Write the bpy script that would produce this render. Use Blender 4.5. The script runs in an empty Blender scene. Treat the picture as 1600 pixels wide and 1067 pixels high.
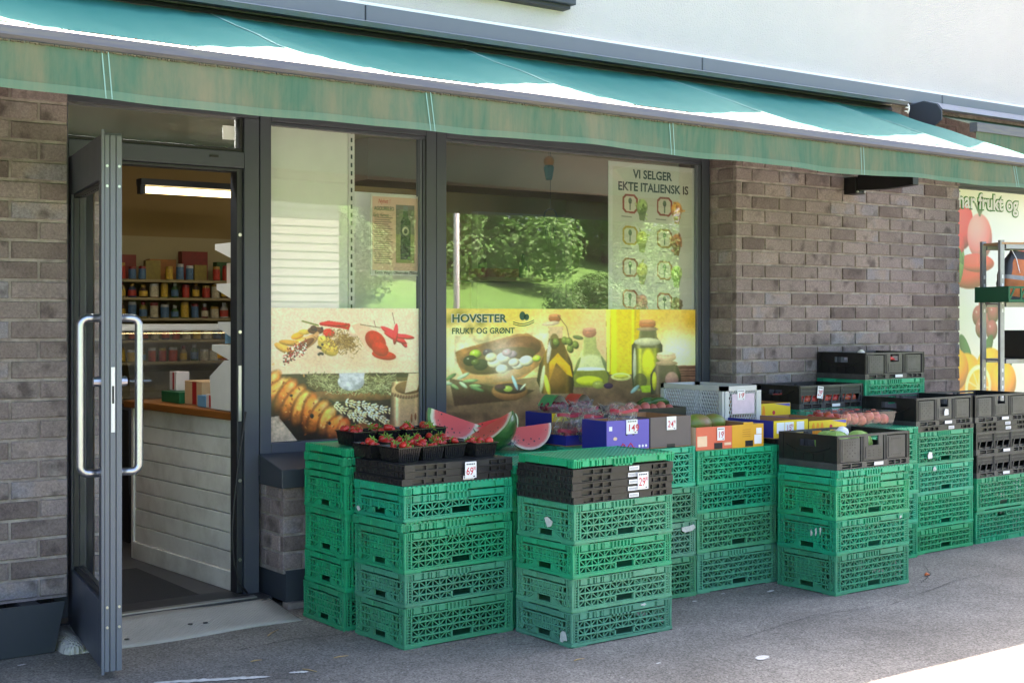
import bpy, bmesh, math, random
import numpy as np
from mathutils import Vector, Matrix
random.seed(7)
R = math.radians
C = bpy.context.scene.collection
SC = bpy.context.scene

# ------------------------------------------------------------------ camera, sky, sun, exposure
cam_d = bpy.data.cameras.new('camera'); cam = bpy.data.objects.new('camera', cam_d); C.objects.link(cam)
cam.location = (0, 0, 1.44); cam.rotation_euler = (R(90), 0, R(-35.91))
cam_d.lens = 47.25; cam_d.sensor_width = 36; cam_d.shift_y = -0.0228; cam_d.clip_end = 500; cam_d.clip_start = 0.05
SC.camera = cam
SUN_DIR = Vector((-0.95, -1.125, -2.35)).normalized()          # the way the light travels
sun_d = bpy.data.lights.new('sun', 'SUN'); sun_d.energy = 4.6; sun_d.angle = R(0.5); sun_d.color = (1, .80, .68)
sun = bpy.data.objects.new('sun', sun_d); C.objects.link(sun); sun.location = (8, 14, 20)
sun.rotation_euler = SUN_DIR.to_track_quat('-Z', 'Y').to_euler()
world = bpy.data.worlds.new('World'); SC.world = world; world.use_nodes = True
wn = world.node_tree.nodes; wl = world.node_tree.links
sky = wn.new('ShaderNodeTexSky'); sky.sky_type = 'NISHITA'; sky.sun_disc = False
sky.sun_elevation = math.asin(-SUN_DIR.z); sky.sun_rotation = math.atan2(-SUN_DIR.x, -SUN_DIR.y)
sky.air_density = 0.7; sky.dust_density = 4.5; sky.ozone_density = 0.4
bg = wn['Background']; bg.inputs['Strength'].default_value = 0.11
wl.new(sky.outputs['Color'], bg.inputs['Color'])
SC.view_settings.view_transform = 'Standard'; SC.view_settings.look = 'None'
SC.view_settings.gamma = 1; SC.view_settings.use_curve_mapping = False
SC.view_settings.exposure = 3.12
SC.render.engine = 'CYCLES'
SC.cycles.use_denoising = True
SC.cycles.max_bounces = 8; SC.cycles.transparent_max_bounces = 24
SC.cycles.sample_clamp_indirect = 6

# ------------------------------------------------------------------ helpers
def lin(c):
    return tuple(((v / 255) / 12.92 if v / 255 <= .04045 else ((v / 255 + .055) / 1.055) ** 2.4) for v in c)

def alb(c, k=1.0):                         # 8 bit colour -> albedo times k
    return tuple(min(.95, v * k) for v in lin(c))

class MB:
    def __init__(s): s.v = []; s.f = []; s.m = []
    def add(s, vs, fs, mi=0):
        b = len(s.v); s.v += [tuple(p) for p in vs]; s.f += [tuple(i + b for i in f) for f in fs]; s.m += [mi] * len(fs); return s
    def box(s, x0, x1, y0, y1, z0, z1, mi=0):
        return s.add([(x0,y0,z0),(x1,y0,z0),(x1,y1,z0),(x0,y1,z0),(x0,y0,z1),(x1,y0,z1),(x1,y1,z1),(x0,y1,z1)],
              [(0,3,2,1),(4,5,6,7),(0,1,5,4),(1,2,6,5),(2,3,7,6),(3,0,4,7)], mi)
    def bar(s, p, q, w, d, up=(0,0,1), mi=0):      # square bar from p to q; w across, d along up
        p, q = Vector(p), Vector(q); t = (q - p).normalized(); u = Vector(up)
        a = t.cross(u)
        if a.length < 1e-5: a = t.cross(Vector((1, 0, 0)))
        a.normalize(); b = a.cross(t).normalized(); a *= w / 2; b *= d / 2
        vs = [p-a-b, p+a-b, p+a+b, p-a+b, q-a-b, q+a-b, q+a+b, q-a+b]
        return s.add(vs, [(0,3,2,1),(4,5,6,7),(0,1,5,4),(1,2,6,5),(2,3,7,6),(3,0,4,7)], mi)
    def prism(s, pts, a0, a1, axis='x', mi=0):     # polygon pts (two coords) extruded along axis
        n = len(pts)
        def P(p, a): return (a, p[0], p[1]) if axis == 'x' else ((p[0], a, p[1]) if axis == 'y' else (p[0], p[1], a))
        vs = [P(p, a0) for p in pts] + [P(p, a1) for p in pts]
        fs = [tuple(range(n - 1, -1, -1)), tuple(range(n, 2 * n))] + [(i, (i + 1) % n, n + (i + 1) % n, n + i) for i in range(n)]
        return s.add(vs, fs, mi)
    def tube(s, pts, r, n=8, mi=0, caps=True):
        pts = [Vector(p) for p in pts]; rs = r if isinstance(r, (list, tuple)) else [r] * len(pts); b0 = len(s.v); prev = None
        for i, p in enumerate(pts):
            t = (pts[min(i + 1, len(pts) - 1)] - pts[max(i - 1, 0)]).normalized()
            if prev is None:
                a = t.cross(Vector((0, 0, 1)))
                if a.length < 1e-3: a = t.cross(Vector((1, 0, 0)))
            else: a = prev - t * prev.dot(t)
            a.normalize(); prev = a; b = t.cross(a)
            for k in range(n):
                th = 2 * math.pi * k / n; s.v.append(tuple(p + (a * math.cos(th) + b * math.sin(th)) * rs[i]))
        for i in range(len(pts) - 1):
            for k in range(n):
                s.f.append((b0+i*n+k, b0+i*n+(k+1)%n, b0+(i+1)*n+(k+1)%n, b0+(i+1)*n+k)); s.m.append(mi)
        if caps:
            s.f.append(tuple(b0+k for k in range(n-1,-1,-1))); s.f.append(tuple(b0+(len(pts)-1)*n+k for k in range(n))); s.m += [mi, mi]
        return s
    def lathe(s, prof, n=12, c=(0,0,0), mi=0):     # prof: list (r, z)
        b0 = len(s.v)
        for r, z in prof:
            for k in range(n):
                th = 2*math.pi*k/n; s.v.append((c[0]+r*math.cos(th), c[1]+r*math.sin(th), c[2]+z))
        for i in range(len(prof)-1):
            for k in range(n):
                s.f.append((b0+i*n+k, b0+i*n+(k+1)%n, b0+(i+1)*n+(k+1)%n, b0+(i+1)*n+k)); s.m.append(mi)
        s.f.append(tuple(b0+k for k in range(n-1,-1,-1))); s.f.append(tuple(b0+(len(prof)-1)*n+k for k in range(n))); s.m += [mi, mi]
        return s
    def ball(s, c, r, n=10, m=7, sq=(1,1,1), mi=0):
        b0 = len(s.v)
        for i in range(m + 1):
            ph = math.pi * i / m
            for k in range(n):
                th = 2*math.pi*k/n
                s.v.append((c[0]+r*sq[0]*math.sin(ph)*math.cos(th), c[1]+r*sq[1]*math.sin(ph)*math.sin(th), c[2]-r*sq[2]*math.cos(ph)))
        for i in range(m):
            for k in range(n):
                s.f.append((b0+i*n+k, b0+i*n+(k+1)%n, b0+(i+1)*n+(k+1)%n, b0+(i+1)*n+k)); s.m.append(mi)
        return s
    def mesh(s, name, mats, smooth=False):
        me = bpy.data.meshes.new(name); me.from_pydata(s.v, [], s.f)
        for m in (mats if isinstance(mats, (list, tuple)) else [mats]): me.materials.append(m)
        me.polygons.foreach_set('material_index', s.m)
        if smooth: me.polygons.foreach_set('use_smooth', [True] * len(s.f))
        me.update(); return me
    def build(s, name, mats, parent=None, smooth=False, loc=None):
        return link(name, s.mesh(name, mats, smooth), parent, loc)

def link(name, data, parent=None, loc=None, rot=None):
    o = bpy.data.objects.new(name, data); C.objects.link(o)
    if parent is not None: o.parent = parent
    if loc is not None: o.location = loc
    if rot is not None: o.rotation_euler = rot
    return o

def tag(o, label=None, cat=None, group=None, kind=None):
    if label: o['label'] = label
    if cat: o['category'] = cat
    if group: o['group'] = group
    if kind: o['kind'] = kind
    return o

def thing(name, label, cat, loc=(0,0,0), rotz=0, group=None):
    o = link(name, None, None, loc, (0, 0, rotz)); o.empty_display_size = .05
    return tag(o, label, cat, group)

def bevel(o, w=.004, seg=2):
    m = o.modifiers.new('bevel', 'BEVEL'); m.width = w; m.segments = seg; m.limit_method = 'ANGLE'; m.angle_limit = R(40); return o

# ------------------------------------------------------------------ materials (all procedural)
def mat(name, col, rough=.5, var=.12, nscale=9, bump=0, bscale=80, metal=0, rand=0, objcol=False, coat=0,
        spec=.5, dirt=None, dscale=4, damt=.5, stretch=None, emit=None, trans=0):
    m = bpy.data.materials.new(name); m.use_nodes = True; nt = m.node_tree; N, L = nt.nodes, nt.links
    b = N['Principled BSDF']; b.inputs['Roughness'].default_value = rough; b.inputs['Metallic'].default_value = metal
    b.inputs['Specular IOR Level'].default_value = spec
    if coat: b.inputs['Coat Weight'].default_value = coat; b.inputs['Coat Roughness'].default_value = .1
    tc = N.new('ShaderNodeTexCoord'); vec = tc.outputs['Object']
    if stretch:
        mp = N.new('ShaderNodeMapping'); mp.inputs['Scale'].default_value = stretch; L.new(vec, mp.inputs['Vector']); vec = mp.outputs['Vector']
    oi = N.new('ShaderNodeObjectInfo')
    ad = N.new('ShaderNodeVectorMath'); ad.operation = 'MULTIPLY_ADD'
    sc_ = N.new('ShaderNodeCombineXYZ')
    for i in range(3): L.new(oi.outputs['Random'], sc_.inputs[i])
    L.new(sc_.outputs[0], ad.inputs[0]); ad.inputs[1].default_value = (37, 19, 53); L.new(vec, ad.inputs[2]); vec = ad.outputs[0]
    no = N.new('ShaderNodeTexNoise'); no.inputs['Scale'].default_value = nscale; no.inputs['Detail'].default_value = 6; no.inputs['Roughness'].default_value = .62
    L.new(vec, no.inputs['Vector'])
    if objcol: base = oi.outputs['Color']
    else:
        rg = N.new('ShaderNodeRGB'); rg.outputs[0].default_value = (*col, 1); base = rg.outputs[0]
    hs = N.new('ShaderNodeHueSaturation'); L.new(base, hs.inputs['Color'])
    mr = N.new('ShaderNodeMapRange'); mr.inputs['From Min'].default_value = .25; mr.inputs['From Max'].default_value = .75
    mr.inputs['To Min'].default_value = 1 - var; mr.inputs['To Max'].default_value = 1 + var; L.new(no.outputs['Fac'], mr.inputs['Value'])
    val = mr.outputs[0]
    if rand:
        r2 = N.new('ShaderNodeMapRange'); r2.inputs['To Min'].default_value = 1 - rand; r2.inputs['To Max'].default_value = 1 + rand
        L.new(oi.outputs['Random'], r2.inputs['Value']); mu = N.new('ShaderNodeMath'); mu.operation = 'MULTIPLY'
        L.new(val, mu.inputs[0]); L.new(r2.outputs[0], mu.inputs[1]); val = mu.outputs[0]
    L.new(val, hs.inputs['Value']); out = hs.outputs['Color']
    if dirt:
        n2 = N.new('ShaderNodeTexNoise'); n2.inputs['Scale'].default_value = dscale; n2.inputs['Detail'].default_value = 8; n2.inputs['Roughness'].default_value = .7
        L.new(vec, n2.inputs['Vector']); m2 = N.new('ShaderNodeMapRange'); m2.inputs['From Min'].default_value = .45; m2.inputs['From Max'].default_value = .75
        m2.inputs['To Max'].default_value = damt; L.new(n2.outputs['Fac'], m2.inputs['Value'])
        mx = N.new('ShaderNodeMix'); mx.data_type = 'RGBA'; L.new(m2.outputs[0], mx.inputs[0]); L.new(out, mx.inputs[6]); mx.inputs[7].default_value = (*dirt, 1); out = mx.outputs[2]
    L.new(out, b.inputs['Base Color'])
    if bump:
        n3 = N.new('ShaderNodeTexNoise'); n3.inputs['Scale'].default_value = bscale; n3.inputs['Detail'].default_value = 5; L.new(vec, n3.inputs['Vector'])
        bp = N.new('ShaderNodeBump'); bp.inputs['Strength'].default_value = bump; bp.inputs['Distance'].default_value = .01
        L.new(n3.outputs['Fac'], bp.inputs['Height']); L.new(bp.outputs['Normal'], b.inputs['Normal'])
    rr = N.new('ShaderNodeMapRange'); rr.inputs['To Min'].default_value = max(0.02, rough - .1); rr.inputs['To Max'].default_value = min(1, rough + .12)
    L.new(no.outputs['Fac'], rr.inputs['Value']); L.new(rr.outputs[0], b.inputs['Roughness'])
    if emit: b.inputs['Emission Color'].default_value = (*emit[0], 1); b.inputs['Emission Strength'].default_value = emit[1]
    if trans:
        tr = N.new('ShaderNodeBsdfTranslucent'); L.new(out, tr.inputs['Color']); ms = N.new('ShaderNodeMixShader'); ms.inputs[0].default_value = trans
        L.new(b.outputs[0], ms.inputs[1]); L.new(tr.outputs[0], ms.inputs[2]); L.new(ms.outputs[0], N['Material Output'].inputs['Surface'])
    m['_out'] = 0
    return m

def glass(name, refl=1.0, tint=(.93, .96, .94), haze=0.0, ior=1.5, rough=0.0):
    m = bpy.data.materials.new(name); m.use_nodes = True; nt = m.node_tree; N, L = nt.nodes, nt.links; N.remove(N['Principled BSDF'])
    t = N.new('ShaderNodeBsdfTransparent'); t.inputs[0].default_value = (*tint, 1)
    g = N.new('ShaderNodeBsdfGlossy'); g.inputs['Roughness'].default_value = rough; g.inputs['Color'].default_value = (1, 1, 1, 1)
    fr = N.new('ShaderNodeFresnel'); fr.inputs['IOR'].default_value = ior
    mu = N.new('ShaderNodeMath'); mu.operation = 'MULTIPLY'; mu.inputs[1].default_value = refl; mu.use_clamp = True; L.new(fr.outputs[0], mu.inputs[0])
    ge = N.new('ShaderNodeNewGeometry'); iv = N.new('ShaderNodeMath'); iv.operation = 'SUBTRACT'; iv.inputs[0].default_value = 1; L.new(ge.outputs['Backfacing'], iv.inputs[1])
    m0 = N.new('ShaderNodeMath'); m0.operation = 'MULTIPLY'; L.new(mu.outputs[0], m0.inputs[0]); L.new(iv.outputs[0], m0.inputs[1])
    mx = N.new('ShaderNodeMixShader'); L.new(m0.outputs[0], mx.inputs[0]); L.new(t.outputs[0], mx.inputs[1]); L.new(g.outputs[0], mx.inputs[2]); out = mx
    if haze:
        d = N.new('ShaderNodeBsdfDiffuse'); d.inputs[0].default_value = (.7, .7, .68, 1); m2 = N.new('ShaderNodeMixShader')
        n = N.new('ShaderNodeTexNoise'); n.inputs['Scale'].default_value = 5; n.inputs['Detail'].default_value = 8
        mr = N.new('ShaderNodeMapRange'); mr.inputs['From Min'].default_value = .4; mr.inputs['From Max'].default_value = .8; mr.inputs['To Min'].default_value = haze * .3; mr.inputs['To Max'].default_value = haze
        tc = N.new('ShaderNodeTexCoord'); L.new(tc.outputs['Object'], n.inputs['Vector']); L.new(n.outputs['Fac'], mr.inputs['Value']); L.new(mr.outputs[0], m2.inputs[0])
        L.new(mx.outputs[0], m2.inputs[1]); L.new(d.outputs[0], m2.inputs[2]); out = m2
    L.new(out.outputs[0], N['Material Output'].inputs['Surface']); return m

def vcol_mat(name, rough=.35, coat=.0, trans=0):
    m = bpy.data.materials.new(name); m.use_nodes = True; N, L = m.node_tree.nodes, m.node_tree.links; b = N['Principled BSDF']
    a = N.new('ShaderNodeAttribute'); a.attribute_name = 'print'; L.new(a.outputs['Color'], b.inputs['Base Color'])
    b.inputs['Roughness'].default_value = rough; b.inputs['Coat Weight'].default_value = coat; b.inputs['Coat Roughness'].default_value = .08; return m

MT = {}
MT['frame'] = mat('painted_aluminium', alb((74, 78, 90), .82), .42, .06, 3, .02, 300)
MT['frame2'] = mat('dark_rebate', alb((44, 47, 53), .8), .5, .08)
MT['door_edge'] = mat('door_edge_aluminium', alb((108, 114, 126), .78), .38, .05, 3, .02, 300)
MT['gasket'] = mat('rubber_gasket_and_shade', (.012, .012, .014), .5)
MT['steel'] = mat('brushed_steel', (.46, .47, .52), .36, .06, 12, metal=1)
MT['screw'] = mat('screw_steel', (.55, .55, .53), .3, metal=1)
MT['white_metal'] = mat('white_metal', (.72, .72, .7), .45, .05)
MT['black_plastic'] = mat('black_plastic', (.009, .009, .010), .4, .3, 14, .06, 160, dirt=(.06, .06, .06), damt=.2, dscale=9, spec=.35)
MT['lit_black_plastic'] = mat('worn_lit_black_plastic', (.045, .044, .046), .42, .2, 12, .05, 200, dirt=(.15, .15, .155), damt=.35, dscale=11)  # black crate plastic lightened in colour for sheen on its lit faces
MT['black_fold'] = mat('black_fold_plastic', (.017, .016, .017), .42, .2, 12, .05, 200, dirt=(.07, .07, .07), damt=.3, dscale=11)
MT['label'] = mat('white_sticker', (.78, .78, .8), .5, .05)
MT['ink'] = mat('black_ink', (.03, .03, .03), .6)
MT['red_ink'] = mat('red_ink', (.55, .03, .05), .6)
MT['grey_ink'] = mat('grey_ink', (.33, .33, .36), .6)
MT['green_plastic'] = mat('green_crate_plastic', (0, .3, .15), .36, .13, 10, .04, 220, objcol=True, dirt=(.06, .11, .08), damt=.45, dscale=9, spec=.5)
MT['mortar'] = mat('mortar', alb((160, 148, 145), .7), .95, .22, 14, .35, 120, dirt=(.52, .49, .47), damt=.6, dscale=7)
MT['dark_metal'] = mat('anthracite_sheet', alb((62, 68, 78), .8), .45, .08, 3)
MT['cassette'] = mat('weathered_cassette', alb((128, 134, 148), .75), .5, .18, 4, .05, 60, dirt=(.16, .15, .09), damt=.5, dscale=6)
MT['render'] = mat('white_render', (.55, .505, .50), .95, .04, 2, .7, 110)
MT['band'] = mat('grey_flashing', alb((112, 116, 126), .85), .45, .07, 3)
MT['white_strip'] = mat('white_drip_edge', (.82, .82, .82), .5, .04)
MT['wood'] = mat('counter_wood', alb((150, 92, 40), .75), .4, .2, 5, stretch=(30, 2, 30))
MT['board'] = mat('painted_boards', (.80, .79, .75), .5, .06, 4, .05, 40, dirt=(.24, .2, .15), damt=.5, dscale=3)
MT['cardboard'] = mat('cardboard', alb((176, 128, 84), .8), .85, .08, 12, .05, 90)
MT['grass'] = mat('lawn_grass', (.085, .19, .03), .9, .45, 6, .5, 30)
MT['leaf'] = mat('bush_leaves', (.10, .22, .045), .6, .35, 1.5, rand=.2, trans=.35)
MT['bark'] = mat('bark', (.09, .07, .05), .9, .3)
MT['siding'] = mat('white_siding', (.20, .20, .195), .6, .04)
MT['roofing'] = mat('dark_roofing', (.05, .05, .055), .8)

def brick_mat():
    m = bpy.data.materials.new('brown_brick'); m.use_nodes = True; N, L = m.node_tree.nodes, m.node_tree.links; b = N['Principled BSDF']
    tc = N.new('ShaderNodeTexCoord'); oi = N.new('ShaderNodeObjectInfo')
    sc_ = N.new('ShaderNodeCombineXYZ'); [L.new(oi.outputs['Random'], sc_.inputs[i]) for i in range(3)]
    ad = N.new('ShaderNodeVectorMath'); ad.operation = 'MULTIPLY_ADD'; L.new(sc_.outputs[0], ad.inputs[0]); ad.inputs[1].default_value = (91, 47, 73); L.new(tc.outputs['Object'], ad.inputs[2])
    cr = N.new('ShaderNodeValToRGB'); e = cr.color_ramp.elements
    cols = [(0, (106, 93, 93)), (.2, (121, 108, 107)), (.45, (131, 118, 118)), (.7, (137, 124, 125)), (.88, (148, 134, 132)), (1, (136, 130, 138))]
    e[0].color = (*alb(cols[0][1], .98), 1); e[1].color = (*alb(cols[-1][1], .98), 1)
    for p, c in cols[1:-1]: x = e.new(p); x.color = (*alb(c, .98), 1)
    n = N.new('ShaderNodeTexNoise'); n.inputs['Scale'].default_value = 5; n.inputs['Detail'].default_value = 3; L.new(ad.outputs[0], n.inputs['Vector'])
    ma = N.new('ShaderNodeMath'); ma.operation = 'MULTIPLY_ADD'; L.new(n.outputs['Fac'], ma.inputs[0]); ma.inputs[1].default_value = .9; ma.inputs[2].default_value = -.45
    mb = N.new('ShaderNodeMath'); mb.operation = 'ADD'; L.new(ma.outputs[0], mb.inputs[0]); L.new(oi.outputs['Random'], mb.inputs[1]); mb.use_clamp = True; L.new(mb.outputs[0], cr.inputs[0])
    # burnt blotches
    n2 = N.new('ShaderNodeTexNoise'); n2.inputs['Scale'].default_value = 9; n2.inputs['Detail'].default_value = 2; L.new(ad.outputs[0], n2.inputs['Vector'])
    m2 = N.new('ShaderNodeMapRange'); m2.inputs['From Min'].default_value = .56; m2.inputs['From Max'].default_value = .72; m2.inputs['To Max'].default_value = .75; L.new(n2.outputs['Fac'], m2.inputs[0])
    mx = N.new('ShaderNodeMix'); mx.data_type = 'RGBA'; L.new(m2.outputs[0], mx.inputs[0]); L.new(cr.outputs[0], mx.inputs[6]); mx.inputs[7].default_value = (*alb((76, 66, 66), .8), 1)
    n3 = N.new('ShaderNodeTexNoise'); n3.inputs['Scale'].default_value = 95; n3.inputs['Detail'].default_value = 6; n3.inputs['Roughness'].default_value = .75; L.new(ad.outputs[0], n3.inputs['Vector'])
    m3 = N.new('ShaderNodeMapRange'); m3.inputs['From Min'].default_value = .3; m3.inputs['From Max'].default_value = .7; m3.inputs['To Min'].default_value = .62; m3.inputs['To Max'].default_value = 1.34; L.new(n3.outputs['Fac'], m3.inputs[0])
    hs = N.new('ShaderNodeHueSaturation'); L.new(mx.outputs[2], hs.inputs['Color']); L.new(m3.outputs[0], hs.inputs['Value'])
    # lime bloom
    n4 = N.new('ShaderNodeTexNoise'); n4.inputs['Scale'].default_value = 3.5; n4.inputs['Detail'].default_value = 9; n4.inputs['Roughness'].default_value = .75; L.new(ad.outputs[0], n4.inputs['Vector'])
    m4 = N.new('ShaderNodeMapRange'); m4.inputs['From Min'].default_value = .58; m4.inputs['From Max'].default_value = .8; m4.inputs['To Max'].default_value = .6; L.new(n4.outputs['Fac'], m4.inputs[0])
    m5 = N.new('ShaderNodeMix'); m5.data_type = 'RGBA'; L.new(m4.outputs[0], m5.inputs[0]); L.new(hs.outputs[0], m5.inputs[6]); m5.inputs[7].default_value = (.40, .37, .37, 1)
    L.new(m5.outputs[2], b.inputs['Base Color']); b.inputs['Roughness'].default_value = .92
    bp = N.new('ShaderNodeBump'); bp.inputs['Strength'].default_value = .6; bp.inputs['Distance'].default_value = .005; L.new(n3.outputs['Fac'], bp.inputs['Height']); L.new(bp.outputs[0], b.inputs['Normal'])
    return m
MT['brick'] = brick_mat()

def asphalt_mat():
    m = bpy.data.materials.new('asphalt'); m.use_nodes = True; N, L = m.node_tree.nodes, m.node_tree.links; b = N['Principled BSDF']
    tc = N.new('ShaderNodeTexCoord'); v = tc.outputs['Object']
    big = N.new('ShaderNodeTexNoise'); big.inputs['Scale'].default_value = 1.7; big.inputs['Detail'].default_value = 8; big.inputs['Roughness'].default_value = .65; L.new(v, big.inputs['Vector'])
    cr = N.new('ShaderNodeValToRGB'); cr.color_ramp.elements[0].position = .3; cr.color_ramp.elements[0].color = (.132, .122, .108, 1)
    cr.color_ramp.elements[1].position = .72; cr.color_ramp.elements[1].color = (.235, .219, .196, 1); L.new(big.outputs['Fac'], cr.inputs[0])
    # stone chips
    vo = N.new('ShaderNodeTexVoronoi'); vo.inputs['Scale'].default_value = 140; L.new(v, vo.inputs['Vector'])
    bw = N.new('ShaderNodeRGBToBW'); L.new(vo.outputs['Color'], bw.inputs[0])
    mr = N.new('ShaderNodeMapRange'); mr.inputs['From Min'].default_value = .2; mr.inputs['From Max'].default_value = .8; mr.inputs['To Min'].default_value = .62; mr.inputs['To Max'].default_value = 1.36; L.new(bw.outputs[0], mr.inputs[0])
    hs = N.new('ShaderNodeHueSaturation'); L.new(cr.outputs[0], hs.inputs['Color']); L.new(mr.outputs[0], hs.inputs['Value'])
    # rare pale chips
    v2 = N.new('ShaderNodeTexVoronoi'); v2.inputs['Scale'].default_value = 46; L.new(v, v2.inputs['Vector'])
    b2 = N.new('ShaderNodeRGBToBW'); L.new(v2.outputs['Color'], b2.inputs[0])
    g = N.new('ShaderNodeMath'); g.operation = 'GREATER_THAN'; g.inputs[1].default_value = .80; L.new(b2.outputs[0], g.inputs[0])
    ls = N.new('ShaderNodeMath'); ls.operation = 'LESS_THAN'; ls.inputs[1].default_value = .17; L.new(v2.outputs['Distance'], ls.inputs[0])
    mu = N.new('ShaderNodeMath'); mu.operation = 'MULTIPLY'; L.new(g.outputs[0], mu.inputs[0]); L.new(ls.outputs[0], mu.inputs[1])
    m2 = N.new('ShaderNodeMath'); m2.operation = 'MULTIPLY'; m2.inputs[1].default_value = .75; L.new(mu.outputs[0], m2.inputs[0])
    mx = N.new('ShaderNodeMix'); mx.data_type = 'RGBA'; L.new(m2.outputs[0], mx.inputs[0]); L.new(hs.outputs[0], mx.inputs[6]); mx.inputs[7].default_value = (.42, .41, .40, 1)
    # brown soil stains and damp patches
    st = N.new('ShaderNodeTexNoise'); st.inputs['Scale'].default_value = 2.3; st.inputs['Detail'].default_value = 10; st.inputs['Roughness'].default_value = .72; L.new(v, st.inputs['Vector'])
    ms = N.new('ShaderNodeMapRange'); ms.inputs['From Min'].default_value = .58; ms.inputs['From Max'].default_value = .72; ms.inputs['To Max'].default_value = .5; L.new(st.outputs['Fac'], ms.inputs[0])
    m3 = N.new('ShaderNodeMix'); m3.data_type = 'RGBA'; L.new(ms.outputs[0], m3.inputs[0]); L.new(mx.outputs[2], m3.inputs[6]); m3.inputs[7].default_value = (.10, .088, .076, 1)
    L.new(m3.outputs[2], b.inputs['Base Color']); b.inputs['Roughness'].default_value = .9; b.inputs['Specular IOR Level'].default_value = .3
    bp = N.new('ShaderNodeBump'); bp.inputs['Strength'].default_value = .7; bp.inputs['Distance'].default_value = .006; L.new(bw.outputs[0], bp.inputs['Height']); L.new(bp.outputs[0], b.inputs['Normal'])
    return m
MT['asphalt'] = asphalt_mat()

def fabric_mat(name, a, b_, stain, stain_amt, vstreak=True, trans=.25):
    m = bpy.data.materials.new(name); m.use_nodes = True; N, L = m.node_tree.nodes, m.node_tree.links; b = N['Principled BSDF']
    tc = N.new('ShaderNodeTexCoord'); mp = N.new('ShaderNodeMapping'); mp.inputs['Scale'].default_value = (22, 1, 1.6) if vstreak else (2, 2, 2); L.new(tc.outputs['Object'], mp.inputs[0])
    n = N.new('ShaderNodeTexNoise'); n.inputs['Scale'].default_value = 2.2; n.inputs['Detail'].default_value = 8; n.inputs['Roughness'].default_value = .66; L.new(mp.outputs[0], n.inputs['Vector'])
    cr = N.new('ShaderNodeValToRGB'); cr.color_ramp.elements[0].position = .15; cr.color_ramp.elements[1].position = .85
    cr.color_ramp.elements[0].color = (*a, 1); cr.color_ramp.elements[1].color = (*b_, 1); L.new(n.outputs['Fac'], cr.inputs[0])
    n2 = N.new('ShaderNodeTexNoise'); n2.inputs['Scale'].default_value = 1.1; n2.inputs['Detail'].default_value = 9; n2.inputs['Roughness'].default_value = .68; mp2 = N.new('ShaderNodeMapping'); mp2.inputs['Scale'].default_value = (4.5, 1, 1.4); L.new(tc.outputs['Object'], mp2.inputs[0]); L.new(mp2.outputs[0], n2.inputs['Vector'])
    mr = N.new('ShaderNodeMapRange'); mr.inputs['From Min'].default_value = .42; mr.inputs['From Max'].default_value = .72; mr.inputs['To Max'].default_value = stain_amt; L.new(n2.outputs['Fac'], mr.inputs[0])
    mx = N.new('ShaderNodeMix'); mx.data_type = 'RGBA'; L.new(mr.outputs[0], mx.inputs[0]); L.new(cr.outputs[0], mx.inputs[6]); mx.inputs[7].default_value = (*stain, 1)
    L.new(mx.outputs[2], b.inputs['Base Color']); b.inputs['Roughness'].default_value = .9 if vstreak else .5; b.inputs['Specular IOR Level'].default_value = .05 if vstreak else .08
    tr = N.new('ShaderNodeBsdfTranslucent'); L.new(mx.outputs[2], tr.inputs[0]); ms = N.new('ShaderNodeMixShader'); ms.inputs[0].default_value = trans
    L.new(b.outputs[0], ms.inputs[1]); L.new(tr.outputs[0], ms.inputs[2]); L.new(ms.outputs[0], N['Material Output'].inputs[0])
    wv = N.new('ShaderNodeTexNoise'); wv.inputs['Scale'].default_value = 500; L.new(tc.outputs['Object'], wv.inputs['Vector'])
    bp = N.new('ShaderNodeBump'); bp.inputs['Strength'].default_value = .15; bp.inputs['Distance'].default_value = .002; L.new(wv.outputs['Fac'], bp.inputs['Height']); L.new(bp.outputs[0], b.inputs['Normal'])
    return m
MT['canvas'] = fabric_mat('teal_awning_canvas', (.038, .175, .155), (.048, .20, .175), (.05, .19, .165), .3, False, .04)
MT['valance'] = fabric_mat('stained_valance_canvas', (.05, .14, .10), (.135, .20, .14), (.24, .215, .14), .85, True, .2)
MT['hem'] = fabric_mat('valance_hem_canvas', (.10, .20, .15), (.15, .24, .17), (.24, .25, .17), .55, True, .2)

def plate_mat():                                   # chequer plate relief
    m = bpy.data.materials.new('chequer_plate'); m.use_nodes = True; N, L = m.node_tree.nodes, m.node_tree.links; b = N['Principled BSDF']
    tc = N.new('ShaderNodeTexCoord'); h = []
    for rz in (45, -45):
        mp = N.new('ShaderNodeMapping'); mp.inputs['Rotation'].default_value = (0, 0, R(rz)); L.new(tc.outputs['Object'], mp.inputs[0])
        w = N.new('ShaderNodeTexWave'); w.inputs['Scale'].default_value = 22; L.new(mp.outputs[0], w.inputs['Vector']); h.append(w)
    mu = N.new('ShaderNodeMath'); mu.operation = 'MULTIPLY'; L.new(h[0].outputs['Fac'], mu.inputs[0]); L.new(h[1].outputs['Fac'], mu.inputs[1])
    bp = N.new('ShaderNodeBump'); bp.inputs['Strength'].default_value = .8; bp.inputs['Distance'].default_value = .006; L.new(mu.outputs[0], bp.inputs['Height']); L.new(bp.outputs[0], b.inputs['Normal'])
    n = N.new('ShaderNodeTexNoise'); n.inputs['Scale'].default_value = 6; n.inputs['Detail'].default_value = 8; L.new(tc.outputs['Object'], n.inputs['Vector'])
    cr = N.new('ShaderNodeValToRGB'); cr.color_ramp.elements[0].color = (.30, .29, .27, 1); cr.color_ramp.elements[1].color = (.52, .51, .48, 1); L.new(n.outputs['Fac'], cr.inputs[0])
    L.new(cr.outputs[0], b.inputs['Base Color']); b.inputs['Metallic'].default_value = .1; b.inputs['Roughness'].default_value = .6; return m
MT['plate'] = plate_mat()

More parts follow.
